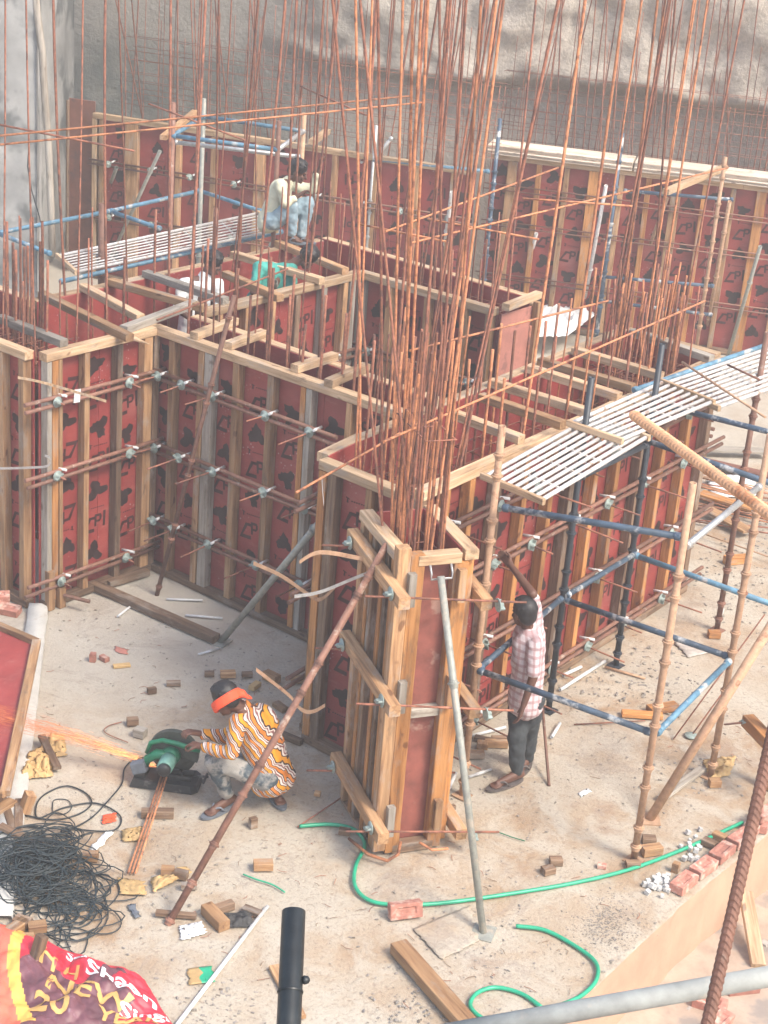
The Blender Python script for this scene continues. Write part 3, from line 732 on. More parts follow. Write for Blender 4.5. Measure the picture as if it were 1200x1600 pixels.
# far mesh behind the back walls
def farmesh(label, a, c, off, n, mat, z0=1.9):
    a, c = V((*a, 0)), V((*c, 0)); t = (c-a).normalized(); nr = V((-t.y, t.x, 0)); ln = (c-a).length
    r_ = thing('rebar_mesh', label, 'rebar', a+nr*off)
    for i in range(n):
        p = a+t*(ln*(i+.5)/n)+nr*(off+rnd.choice((0, .25)))+V((0, 0, z0)); tall = rnd.random() < .5
        k = -.04 if p.x < -15.5 else 0
        bar(r_, p, 6.8 if tall else round(rnd.uniform(1.2, 2.6), 1), ((lambda q: (HR.x*q, HR.y*q))(k+rnd.gauss(0, .075)) if tall else (0, 0)), .010 if tall else .006, mat, rnd.randrange(4) if tall else 0)
    for z in (2.5, 2.64, 2.78, 2.92, 3.08, 3.24, 3.42):
        for o in (0, .25): rod('horizontal_bar', a+nr*(off+o)+V((0, 0, z+rnd.uniform(-.03, .03))), a+t*ln+nr*(off+o)+V((0, 0, z+rnd.uniform(-.03, .03))), .0042, mat, r_, 5)
farmesh('rebar grid standing behind the far left formwork wall', (-18.6, 16.75), (-13.3, 18.6), .45, 74, 'rust')
farmesh('rebar grid standing behind the far right formwork wall', (-14.0, 19.7), (-9.2, 22.1), .45, 74, 'rust')
# loose long bars tied across
LB = 'long bars tied across the standing rebar'
for (u0, v0, z0_), (u1, v1, z1_), lb in [
  ((0, 212, 4.3), (640, 150, 4.3), 'upper of two long bars crossing above the left block'), ((0, 226, 4.2), (660, 160, 4.4), 'lower of two long bars crossing above the left block'),
  ((232, 162, 4.2), (382, 219, 4.0), 'short bar sloping down between the two crossing bars'), ((0, 195, 4.2), (210, 236, 4.1), 'bar end sloping down at the upper left'), ((470, 135, 4.1), (572, 180, 4.1), 'thin bar sloping above the far wall middle'),
  ((640, 380, 3.8), (1138, 262, 3.8), 'long sunlit bar crossing in front of the far right wall'), ((602, 362, 3.8), (872, 262, 3.8), 'bar crossing just above the long sunlit one'), ((668, 342, 3.8), (842, 374, 3.7), 'short bar sloping right over the sunlit ones'), ((816, 310, 3.9), (988, 322, 3.9), 'thin near level bar beside the white pole'),
  ((560, 350, 3.7), (700, 378, 3.7), 'bar sloping right left of the centre cluster'),
  ((600, 690, 3.1), (1102, 470, 3.1), 'long bar running over the battens of the long block'), ((640, 548, 3.3), (950, 470, 3.3), 'long bar above the middle pit'), ((462, 770, 2.65), (668, 652, 2.75), 'rust bar end jutting left from the rebar over the narrow face'),
  ((245, 500, 2.6), (450, 420, 2.8), 'thin bar across the heads of the two workers')]:
    tag(rod('loose_bar', G(u0, v0, z0_), G(u1, v1, z1_), .009, 'rust_orange' if u1 > 600 and v0 > 200 else 'rust', None, 6), lb, 'rebar', LB)

# ------------------------------------------------------------------ braced column
ct = thing('column_formwork', 'tall red column formwork clamped by light timber yokes', 'formwork', CP3(-.3, .17, 0))
CHH = 2.35
def cbeam(nm, s0, t0, z0, s1, t1, z1, w_, h_, mt, par=ct, up=(0, 0, 1)): return beam(nm, CP3(s0, t0, z0), CP3(s1, t1, z1), w_, h_, mt, par, up)
cbeam('plywood_sheet', -.01, -.01, CHH/2, -.01, .36, CHH/2, .012, CHH-.04, 'worn_ply')          # front
pl = cbeam('plywood_sheet', -.70, -.012, CHH/2, .0, -.012, CHH/2, .012, CHH-.02, 'red_ply')
cbeam('plywood_sheet', -.70, .362, CHH/2, .0, .362, CHH/2, .012, CHH-.02, 'red_ply')
cbeam('plywood_sheet', -.69, 0, CHH/2, -.69, .35, CHH/2, .012, CHH-.02, 'red_ply')
for s, wd, mt in ((-.665, .07, 'pine'), (-.50, .05, 'pine_orange'), (-.42, .055, 'old_wood'), (-.24, .05, 'pine_orange'), (-.16, .05, 'old_wood'), (-.035, .085, 'pine_orange')):
    cbeam('stud', s, -.065, .02, s, -.065, CHH-.075, wd, .09, mt, ct, CW)
    cbeam('stud', s, .415, .02, s, .415, CHH-.075, wd, .09, mt, ct, CW)
for t, mt in ((.015, 'pine_orange'), (.335, 'pine_orange')):
    cbeam('stud', .042, t, .02, .042, t, CHH-(.0 if t < .1 else .08), .105, .085, mt, ct, CU)
cbeam('stud', .05, -.085, .05, .05, -.085, CHH+.06, .09, .085, 'pine', ct, CU)
cbeam('top_plate', -.72, -.065, CHH-.036, .0, -.065, CHH-.036, .10, .074, 'pine_pale')
cbeam('top_plate', -.72, .415, CHH-.036, .06, .415, CHH-.036, .10, .074, 'pine_pale')
cbeam('top_plate', .045, .02, CHH-.04, .045, .33, CHH-.04, .09, .074, 'pine_pale')
cbeam('bottom_plate', .045, .02, .04, .045, .33, .04, .08, .074, 'old_wood')
cbeam('bottom_plate', -.7, -.065, .0, .0, -.065, .0, .08, .03, 'old_wood')
cbeam('cleat', .03, .05, 1.13, .03, .31, 1.13, .07, .07, 'grey_wood')
for z in (2.14, 1.33, .33):
    for s, t in ((.115, -.03), (.115, .33)): cbeam('cleat', s, t, z-.14, s, t, z+.10, .055, .05, 'grey_wood' if t < 0 else 'pine', ct, CU)
for i, (zl, zr) in enumerate(((2.16, 2.0), (1.36, 1.16), (.35, .16))):
    for sd, z in ((-1, zl), (1, zr)):
        t = -.165 if sd < 0 else .515
        dz = .02
        ln0, ln1 = (-.70, .34) if sd < 0 else (-.60, .16)
        yk = cbeam('yoke_beam', ln0, t, z+dz, ln1, t, z-dz, .082, .09, 'pine')
    for s in (-.60, .22):
        a, c = CP3(s, -.42 if s < 0 else -.40, zl-.0), CP3(s, .78, zr+.0)
        tr = rod('tie_rod', a, c, .008, 'rust', ct, 6)
        M = FR(CP3(s, -.215, zl), CP3(s, -1, zl)); link('wing_nut', nut_mesh(), M, tr)
        M = FR(CP3(s, .565, zr), CP3(s, 1, zr)); link('wing_nut', nut_mesh(), M, tr)
b = MB(); hz = CHH-.16; b.tube([CP3(.095, .10, hz+.09), CP3(.13, .10, hz+.04), CP3(.13, .10, hz), CP3(.13, .25, hz), CP3(.13, .25, hz+.04), CP3(.095, .25, hz+.09)], .008, 6)
link('handle', b.mesh('handle', ['galv']), I4, ct)
b = MB(); b.tube([G(545, 1310, .05), G(575, 1335, .05), G(605, 1345, .05), G(622, 1335, .06), G(626, 1315, .12)], .012, 6)
tag(link('bent_bar', b.mesh('bent_bar', ['rust_orange']), I4), 'bent rusty bar hooked round the foot of the braced column', 'rebar')
b = MB(); b.tube([G(655, 1316, .1), G(675, 1328, .06), G(700, 1326, .05)], .01, 6)
tag(link('bent_bar', b.mesh('bent_bar', ['rust_orange']), I4), 'short bent bar right of the column foot', 'rebar')

# ------------------------------------------------------------------ props
def prop(label, p0, p1, r, mat, collars=(), plate=True, name='steel_prop', cr=None, hollow=True):
    t = thing(name, label, 'prop', p0); p0, p1 = V(p0), V(p1)
    rod('tube', p0, p1, r, mat, t, 12, hollow)
    for c in collars: collar('collar', p0, p1, c, mat, t, cr or r*1.12)
    if plate:
        b = MB(); b.box(-.075, -.075, 0, .075, .075, .012); M = Matrix.Translation(p0-V((0, 0, .002))) @ Matrix.Rotation(rnd.uniform(0, 1), 4, 'Z') @ Matrix.Rotation(.12, 4, 'X')
        link('base_plate', b.mesh('base_plate', [mat]), M, t)
    return t
prop('brown ringed prop leaning from the ground over the crouching cutter to the column', G(265, 1440), OP(605, 850, (-6.55, 8.35), HF), .025, 'rust_pipe', (.0, .1, .2, .33, .41, .6, .68, .86, .91), False)
p2 = prop('grey green prop standing in front of the red column face', G(755, 1458), CP3(.17, .15, 2.23), .025, 'prop_grey', (), True)
collar('collar', G(755, 1458), CP3(.17, .15, 2.23), .7, 'prop_grey', p2, .03)
prop('thin rust prop leaning against the left inner corner wall', G(245, 930), OP(366, 462, (0, 10.2), (0, 1)), .021, 'rust_pipe', (.03, .2, .25, .42, .47, .66, .72, .93), False)
prop('smooth brown pipe prop propped against the narrow dark face', G(345, 1003), OP(503, 812, (-7.86, 9.5), (1, 0)), .029, 'prop_grey', (.93,), True)
prop('thick tan prop slanting up at the right picture edge', G(1015, 1280), G(1225, 945, 1.75), .036, 'tan_pipe', (), True)
prop('short grey prop leaning inside the middle pit', G(448, 530, 1.1), G(430, 440, 2.35), .025, 'prop_grey', (), False)
for (u0, v0, z0_), (u1, v1, z1_), mt, cs, lb in [
  ((907, 503, .1), (947, 290, 2.3), 'white_rod', (.4,), 'white prop leaning on the far right wall left of the navy post'),
  ((990, 455, .5), (1042, 310, 2.2), 'tan_pipe', (.3,), 'tan prop with dark bands between the navy post and the right scaffold'),
  ((1100, 540, .0), (1140, 315, 2.35), 'tan_pipe', (.2, .5, .8), 'ringed tan post behind the far scaffold ledger'),
  ((1135, 565, .0), (1188, 385, 1.9), 'prop_grey', (.7,), 'grey prop leaning on the far right wall near the picture edge'),
  ((815, 460, .2), (838, 365, 1.4), 'white_rod', (.5,), 'short white prop at the foot of the far right wall'),
  ((168, 300, 1.0), (182, 262, 2.0), 'prop_grey', (), 'small grey prop at the left end of the far wall'),
  ((172, 405, .4), (250, 236, 2.2), 'prop_grey', (.5,), 'long grey prop behind the upper blue frame'),
  ((225, 395, .3), (284, 278, 1.6), 'prop_grey', (.5,), 'lower grey prop behind the blue ledger'),
  ((452, 245, 2.0), (466, 215, 2.3), 'prop_grey', (), 'stub of a grey prop above the crouching man'),
  ((545, 360, 1.0), (566, 250, 2.3), 'white_rod', (.6,), 'white prop right of the crouching man'),
  ((690, 420, .9), (706, 300, 2.2), 'white_rod', (.5,), 'white prop seen through the centre rebar')]:
    prop(lb, G(u0, v0, z0_), G(u1, v1, z1_), .026, mt, cs, False)

# ------------------------------------------------------------------ scaffolds
def post(label, x, y, z1, mat, r=.024, cs=None, z0=0.0, group=None):
    t = thing('scaffold_post', label, 'scaffold post', (x, y, z0), group)
    rod('tube', (x, y, z0), (x, y, z1), r, mat, t, 12, True)
    n = cs if cs is not None else int((z1-z0)/.5)
    for i in range(n):
        z = z0+.12+.5*i
        for dz in (0, .16):
            if z+dz < z1-.05: collar('collar', (x, y, z0), (x, y, z1), (z+dz-z0)/(z1-z0), mat, t, r*1.2)
    b = MB(); b.box(-.06, -.06, 0, .06, .06, .008); link('base_plate', b.mesh('base_plate', [mat]), Matrix.Translation((x, y, z0)), t)
    return t
SP = {}
for k, (u, v), z1, mt, lb in [('a', (722, 1243), 3.0, 'tan_pipe', 'tan scaffold post between the column and the long formwork face'), ('b', (857, 1110), 2.94, 'navy_post', 'dark ringed scaffold post standing right of the plaid shirt'),
    ('c', (962, 1040), 2.98, 'navy_post', 'dark scaffold post second from the man, against the long wall'), ('d', (990, 1345), 2.96, 'tan_pipe', 'bamboo coloured ringed post nearest the camera on the right scaffold'),
    ('e', (1110, 1215), 2.9, 'tan_pipe', 'bamboo coloured ringed post behind the nearest one at right'), ('f', (1120, 985), 2.9, 'rust_pipe', 'brown scaffold post farthest right beside the bright ground')]:
    p = G(u, v); SP[k] = p; post(lb, p.x, p.y, z1, mt, .026)
def ledger(label, p0, p1, mat='navy_pipe', r=.024, group=None):
    t = thing('scaffold_ledger', label, 'scaffold pipe', p0, group)
    rod('tube', p0, p1, r, mat, t, 12)
    d = (V(p1)-V(p0)).normalized()
    for e, s in ((V(p0), 1), (V(p1), -1)):
        b = MB(); b.lathe([(r*.9, -.01), (r*1.25, .0), (r*1.25, .035), (r*.95, .045)], 10); link('blade_end', b.mesh('blade_end', [mat]), FR(e, e+d*s), t)
    return t
def at(k, z, o=(0, 0)): p = SP[k]; return V((p.x+o[0], p.y+o[1], z))
ledger('upper ledger from the platform end to the nearest right post', at('a', 2.42, (.1, -.02)), at('d', 2.56, (-.03, 0)), 'navy_pipe')
ledger('lower ledger passing in front of the standing man legs', at('a', 1.09, (.03, 0)), at('d', 1.06, (-.03, 0)), 'navy_pipe')
ledger('ledger from the dark post to the second bamboo coloured post', at('b', 1.04, (.03, 0)), at('e', 1.07, (-.03, 0)), 'navy_pipe')
g2 = G(1235, 955, 1.09); ledger('blue ledger starting at the second dark post', at('c', 1.09, (.03, 0)), g2, 'blue_pipe')
ledger('grey blue ledger joining the two bamboo coloured posts low down', at('d', 1.06, (.01, .03)), at('e', 1.05, (0, -.03)), 'blue_pipe')
ledger('pale ledger rising right from the nearest post top', at('d', 2.5, (.01, .03)), at('e', 2.5, (0, -.03)), 'galv')
ledger('grey ledger behind the man shoulder', at('a', 1.09, (.01, .03)), at('b', 1.05, (0, -.03)), 'navy_pipe')
ledger('short dark ledger between the dark posts', at('b', 2.1, (0, .03)), at('c', 2.1, (0, -.03)), 'navy_post')
ledger('ledger under the middle rod platform running right', V((-6.62, 11.45, 2.38)), V((-5.0, 11.35, 2.4)), 'navy_pipe')
ledger('ledger under the far rod platform running right', V((-6.65, 12.2, 2.42)), V((-5.0, 12.45, 2.42)), 'navy_pipe')
ledger('low ledger behind the nearest post', at('c', 1.1, (.03, .0)), at('b', 1.08, (0.03, .0)), 'navy_pipe')
ledger('blue edge pipe of the far rod platform', V((-6.95, 12.2, 2.47)), V((-6.85, 14.6, 2.47)), 'blue_pipe')

def rodplat(label, p00, p10, p01, p11, n=9, rr=.0125, mat='white_rod', board='pine_pale'):
    # p00-p10: near end, p01-p11: far end
    t = thing('rod_platform', label, 'platform', p00)
    for i in range(n):
        f = i/(n-1); rod('long_rod', V(p00).lerp(V(p10), f), V(p01).lerp(V(p11), f), rr if 0 < i < n-1 else .017, mat, t, 8)
    for k in range(1, 5):
        a, c = V(p00).lerp(V(p01), k/5), V(p10).lerp(V(p11), k/5); rod('cross_rod', a-V((0, 0, .022)), c-V((0, 0, .022)), .01, mat, t, 6)
    for a, c in ((V(p00), V(p10)), (V(p01), V(p11))):
        d = (c-a).normalized()*.03; beam('end_channel', a-d, c+d, .035, .05, board, t)
    return t
rodplat('nearest white rod platform on the right scaffold with wooden end bar', G(757, 745, 2.5), G(845, 782, 2.5), G(925, 652, 2.5), G(1010, 683, 2.5), 9, .0155)
rodplat('middle white rod platform overlapping the nearest one', G(891, 662, 2.54), G(968, 688, 2.54), G(1036, 597, 2.53), G(1112, 628, 2.53), 8, .0155)
rodplat('far white rod platform cut off by the right picture edge', G(1036, 600, 2.50), G(1120, 637, 2.50), G(1230, 535, 2.50), G(1300, 572, 2.50), 10, .015)
tag(rod('loose_bar', G(1066, 566, 2.62), G(1196, 652, 2.56), .011, 'tan_pipe'), 'bent brown bar lying across the far rod platform', 'rebar')
tag(rod('loose_bar', G(1137, 570, 2.56), G(1186, 593, 2.56), .010, 'rust'), 'short dark bar on the far rod platform', 'rebar')
# back left platform and blue frames
rodplat('rod platform under the crouching man at the back left', G(118, 425, 2.4), G(90, 400, 2.4), G(432, 360, 2.4), G(404, 333, 2.4), 8, .009)
ledger('blue pipe along the near edge of the back platform', G(95, 440, 2.34), G(440, 362, 2.34), 'blue_pipe')
zl = 2.4; Bp = {k: G(u, v, zl) for k, (u, v) in dict(a=(-40, 371), b=(172, 330), c=(312, 298), d=(408, 330), e=(250, 357), f=(78, 396)).items()}
ledger('long blue ledger from the left picture edge to the frame joint', Bp['a'], Bp['b'], 'blue_pipe')
ledger('blue ledger from the frame joint to the back corner post', Bp['b'], Bp['c'], 'blue_pipe')
ledger('blue ledger from the back corner post to the platform end', Bp['c'], Bp['d'], 'blue_pipe')
ledger('short blue ledger from the frame joint towards the platform', Bp['b'], Bp['e'], 'blue_pipe')
ledger('blue ledger at the left edge sloping down behind the dowels', G(-10, 362, zl), Bp['f'], 'blue_pipe')
zu = 3.4; Up = {k: G(u, v, zu) for k, (u, v) in dict(a=(270, 212), b=(318, 182), c=(474, 205), d=(434, 234)).items()}
for i, j, mt, lb in (('a', 'b', 'blue_pipe', 'left short side of the upper blue frame'), ('b', 'c', 'blue_pipe', 'far long side of the upper blue frame'), ('a', 'd', 'blue_pipe', 'near long side of the upper blue frame'), ('c', 'd', 'galv', 'pale right short side of the upper blue frame')):
    ledger(lb, Up[i], Up[j], mt)
ledger('pale pipe lying just under the near long side of the upper frame', G(272, 222, 3.3), G(468, 245, 3.3), 'galv')
for k, z1, mt, lb in (('b', 3.6, 'prop_grey', 'pale post at the back corner of the blue frames'), ('a', 3.75, 'rust_pipe', 'dark brown post at the left of the upper blue frame'), ('c', 3.6, 'tan_pipe', 'tan post at the far right corner of the upper frame'), ('d', 3.7, 'rust_pipe', 'brown post at the near right corner of the upper frame')):
    post(lb, Up[k].x, Up[k].y, z1, mt, .026, 4)
post('rust post among the left dowels with a thick ring collar', G(158, 462, 2.0).x, G(158, 462, 2.0).y, 2.95, 'rust_pipe', .036, 2, 1.6)
post('thick rust post in front of the blue platform pipe', G(335, 400, 2.4).x, G(335, 400, 2.4).y, 2.9, 'rust_pipe', .028, 2, .8)
# far right frame
q = {k: OP(u, v, (-12.4, 19.6), (-.449, .893)) for k, (u, v) in dict(a=(935, 500), b=(975, 270), c=(1105, 560), e=(1145, 312), f=(975, 298), g=(938, 432), h=(1115, 447), i=(938, 470), j=(1112, 492)).items()}
post('navy ringed post in front of the far right wall', q['a'].x, q['a'].y, 3.0, 'navy_pipe', .028, 6)
post('tan post near the right end of the far wall', OP(1110, 400, (-12.0, 19.5), (-.449, .893)).x, OP(1110, 400, (-12.0, 19.5), (-.449, .893)).y, 2.9, 'tan_pipe', .026, 6)
ledger('navy and white ledger high on the far right wall', q['f'], q['e'], 'navy_pipe'); ledger('upper of two low ledgers on the far right wall', q['g'], q['h'], 'navy_pipe'); ledger('lower of two low ledgers on the far right wall', q['i'], q['j'], 'navy_pipe')
q2 = {k: OP(u, v, (-14.6, 18.0), (-.33, .944)) for k, (u, v) in dict(a=(584, 250), b=(764, 268), c=(584, 250), d=(612, 215)).items()}
ledger('pale green pipe across the far wall left of the centre rebar', q2['a'], q2['b'], 'blue_pipe'); ledger('white short pipe rising over the far wall', q2['c'], q2['d'], 'galv')
post('pale post left of the far wall pipe', q2['a'].x, q2['a'].y, 2.8, 'galv', .026, 4)
pj = OP(770, 300, (-14.0, 18.9), (-.33, .944)); post('blue black post between the two far walls', pj.x, pj.y, 3.0, 'navy_pipe', .028, 5)

# ------------------------------------------------------------------ foreground steel seen close to the camera
b = MB(); p0, p1 = DIST(447, 1700, 3.38), DIST(459, 1424, 3.5); d = p1-p0
M = FR(p0, p1); ln = d.length; fp = thing('scaffold_pipe', 'thick black pipe end standing up at the bottom of the picture', 'pipe', p0)
b.lathe([(.0235, 0), (.0235, ln-.001), (.023, ln)], 28, cap=False); b.lathe([(.023, ln), (.0195, ln)], 28, mi=1, cap=False, smooth=False); b.lathe([(.0195, ln), (.0195, 0)], 28, mi=2, cap=False); link('tube', b.mesh('tube', ['black_pipe', 'prop_grey', 'rust_pipe']), M, fp)  # inner wall in a lighter colour, standing in for light entering the tube
b = MB(); b.lathe([(.0001, .0), (.0045, 0), (.0045, .002), (.0001, .002)], 12); link('pin_hole', b.mesh('pin_hole', ['cable']), FR(p0.lerp(p1, .84)-FWD*.0235, p0.lerp(p1, .84)-FWD*.027), fp)
b = MB(); b.lathe([(.006, 0), (.009, .004), (.007, .012), (.003, .015)], 12); link('stud_boss', b.mesh('stud_boss', ['black_pipe']), FR(p0.lerp(p1, .60)+RIGHT*.022-FWD*.005, p0.lerp(p1, .60)+RIGHT*.05), fp)
b = MB(); b.lathe([(.0245, 0), (.0255, .003), (.0245, .006)], 28, cap=False); link('weld_ring', b.mesh('weld_ring', ['black_pipe']), FR(p0.lerp(p1, .52), p1), fp)
b = MB(); b.lathe([(.004, -.01), (.004, .01)], 8); link('pin', b.mesh('pin', ['galv']), FR(p0.lerp(p1, .985), p0.lerp(p1, .985)+RIGHT), fp)
a, c = DIST(560, 1640, 3.55), DIST(1300, 1508, 3.6)
tag(rod('scaffold_pipe', a, c, .0205, 'rail_grey', None, 24), 'weathered grey pipe rail crossing the bottom right corner', 'pipe')
def ribbed(name, p0, p1, r, mat, label, n=12, pitch=.011):
    p0, p1 = V(p0), V(p1); ln = (p1-p0).length; b = MB(); prof = []
    k = int(ln/pitch); vs = []; fs = []; rings = []
    for i in range(k*4+1):
        f = i % 4; z = ln*i/(k*4); rr = r*(1.13 if f in (1, 2) else .95); rings.append((rr, z))
    for rr, z in rings:
        for j in range(n):
            a = 2*PI*j/n; zz = z+.004*math.sin(2*a); rb = rr if abs(math.sin(a)) > .2 else r*1.08; vs.append((rb*math.cos(a), rb*math.sin(a), zz))
    for i in range(len(rings)-1):
        for j in range(n): fs.append((i*n+j, i*n+(j+1) % n, (i+1)*n+(j+1) % n, (i+1)*n+j))
    fs += [tuple(reversed(range(n))), tuple((len(rings)-1)*n+j for j in range(n))]
    b.add(vs, fs, 0, False)
    return tag(link(name, b.mesh(name, [mat]), FR(p0, p1) @ Matrix.Rotation(.4, 4, 'Z')), label, 'rebar')
ribbed('near_rebar', DIST(1088, 1680, 2.75), DIST(1215, 1110, 2.9), .0095, 'rust_pipe', 'dark ribbed rebar close to the camera crossing the grey pipe rail')
ribbed('near_rebar', DIST(990, 648, 4.0), DIST(1250, 838, 3.45), .0115, 'tan_rust', 'bright orange ribbed rebar end pointing in from the right edge', 14, .013)

# ------------------------------------------------------------------ people
def caps(b, p0, r0, p1, r1, n=10):
    p0, p1 = V(p0), V(p1); ln = (p1-p0).length
    if ln < 1e-5: p1 = p0+V((0, 0, 1e-3)); ln = 1e-3
    prof = [(max(1e-4, r0*math.sin(a)), -r0*math.cos(a)) for a in (0.02, .5, 1.0, 1.35)]+[(r0, 0), (r1, ln)]+[(max(1e-4, r1*math.sin(a)), ln+r1*math.cos(a)) for a in (1.35, 1.0, .5, .02)]
    b.lathe(prof, n, FR(p0, p1))
def ell(b, c, rx, ry, rz, M=None, n=14):
    R_ = (M.to_4x4() if M else I4); T = Matrix.Translation(V(c)) @ R_ @ Matrix.Diagonal((rx, ry, rz, 1))
    b.lathe([(max(1e-4, math.sin(a)), -math.cos(a)) for a in [PI*i/10 for i in range(11)]], n, T)
def soft(name, b, mat, parent, vox=.012, it=6):
    me = b.mesh(name, [mat]); o = link(name, me, I4 if parent is None else WM[parent], parent)
    inv = WM[o].inverted()
    for v in me.vertices: v.co = inv @ v.co
    r_ = o.modifiers.new('r', 'REMESH'); r_.mode = 'VOXEL'; r_.voxel_size = vox; r_.use_smooth_shade = True
    s_ = o.modifiers.new('s', 'SMOOTH'); s_.iterations = it; s_.factor = .5
    return o
def basis(fwd, up):
    f = V(fwd).normalized(); x = f.cross(V(up)).normalized(); u = x.cross(f)     # x = right hand side
    return Matrix((x, f, u)).transposed()
def hand(b, wr, d, nrm, curl=.6, side=1, s=1.0):
    d = V(d).normalized(); nrm = V(nrm); nrm = (nrm-d*nrm.dot(d)).normalized(); x = d.cross(nrm)*side
    pc = V(wr)+d*.05*s
    for k in (-1, 0, 1): caps(b, V(wr)+x*.010*k, .020*s, pc+d*.035*s+x*.022*k*s, .0145*s, 8)
    for k, ln in zip((-1.5, -.5, .5, 1.5), (.062, .074, .080, .070)):
        q = pc+d*.04*s+x*.0205*k*s; c1 = curl*.55; d1 = d*math.cos(c1)+nrm*math.sin(c1); q1 = q+d1*ln*.45*s
        c2 = curl*1.5; d2 = d*math.cos(c2)+nrm*math.sin(c2); q2 = q1+d2*ln*.32*s; c3 = curl*2.2; d3 = d*math.cos(c3)+nrm*math.sin(c3); q3 = q2+d3*ln*.23*s
        caps(b, q, .0082*s, q1, .0078*s, 7); caps(b, q1, .0078*s, q2, .0072*s, 7); caps(b, q2, .0072*s, q3, .0062*s, 7)
    t0 = V(wr)+d*.03*s+x*.028*s; t1 = t0+(d*.6+x*.6+nrm*.4*curl).normalized()*.038*s; t2 = t1+(d*.8+nrm*.7*curl+x*.1).normalized()*.03*s
    caps(b, t0, .013*s, t1, .0105*s, 7); caps(b, t1, .0105*s, t2, .0085*s, 7)
def head(b, c, fwd, up, hb=None):
    B = basis(fwd, up); c = V(c); P = lambda x, y, z: c+B @ V((x, y, z))
    ell(b, P(0, -.012, .025), .076, .094, .094, B); ell(b, P(0, .03, -.045), .056, .062, .066, B)
    caps(b, P(0, .085, .0), .010, P(0, .106, -.028), .014, 8); caps(b, P(-.03, .085, .022), .010, P(.03, .085, .022), .010, 7)
    caps(b, P(-.018, .088, -.058), .008, P(.018, .088, -.058), .008, 7); ell(b, P(0, .07, -.088), .022, .02, .018, B)
    for s in (-1, 1):
        ell(b, P(s*.077, -.01, -.012), .011, .02, .032, B); ell(b, P(s*.035, .062, -.03), .024, .024, .022, B)
    if hb is not None: pass
    return P, B
def foot(b, an, toe, s=1.0):
    an, toe = V(an), V(toe); d = (toe-an); d.z = 0; d.normalize(); x = V((d.y, -d.x, 0)); g = min(an.z, toe.z)
    heel = an-d*.045; zf = toe.z
    caps(b, an, .038, V((heel.x, heel.y, zf+.03)), .030, 9); caps(b, an, .034, toe-d*.05+V((0, 0, .012)), .024, 9)
    caps(b, V((heel.x, heel.y, zf+.026)), .027, toe-d*.06+V((0, 0, .004)), .03, 9)
    for k, l in zip((-2, -1, 0, 1, 2), (0, .01, .012, .01, .004)):
        q = toe-d*.055+x*.0155*k; caps(b, q, .0125, q+d*(.045+l)-V((0, 0, .004)), .0095, 7)
    return d, x
def sandal(parent, an, toe, mat='rubber', strap='rubber'):
    d = V(toe)-V(an); d.z = 0; ln = d.length; d.normalize(); c = V(toe)*.5+V(an)*.5; zf = V(toe).z-.03
    b = MB(); n = 24; ring = []
    for i in range(n):
        a = 2*PI*i/n; ring.append((.052*math.sin(a)*(1+.16*math.cos(a)), (.062+ln/2)*math.cos(a)))
    M = Matrix.Translation((c.x-d.x*.01, c.y-d.y*.01, zf)) @ Matrix.Rotation(math.atan2(d.y, d.x)-PI/2, 4, 'Z')
    vs = [M @ V((x, y, z)) for z in (0, .018) for x, y in ring]
    b.add(vs, [tuple(reversed(range(n))), tuple(range(n, 2*n))]+[(i, (i+1) % n, (i+1) % n+n, i+n) for i in range(n)])
    o = link('sandal', b.mesh('sandal', [mat]), I4, parent); b = MB(); x = V((d.y, -d.x, 0)); tq = V(toe)-d*.045; tq.z = zf+.05
    for s in (-1, 1): b.tube([tq, (tq-d*.05+x*s*.036)+V((0, 0, .012)), tq-d*.09+x*s*.05-V((0, 0, .03))], .0075, 6)
    link('strap', b.mesh('strap', [strap]), I4, o)
def eyes(parent, P):
    for s in (-1, 1):
        b = MB(); ell(b, P(s*.032, .078, .002), .012, .010, .009, None, 8); link('eye', b.mesh('eye', ['hair']), I4, parent)
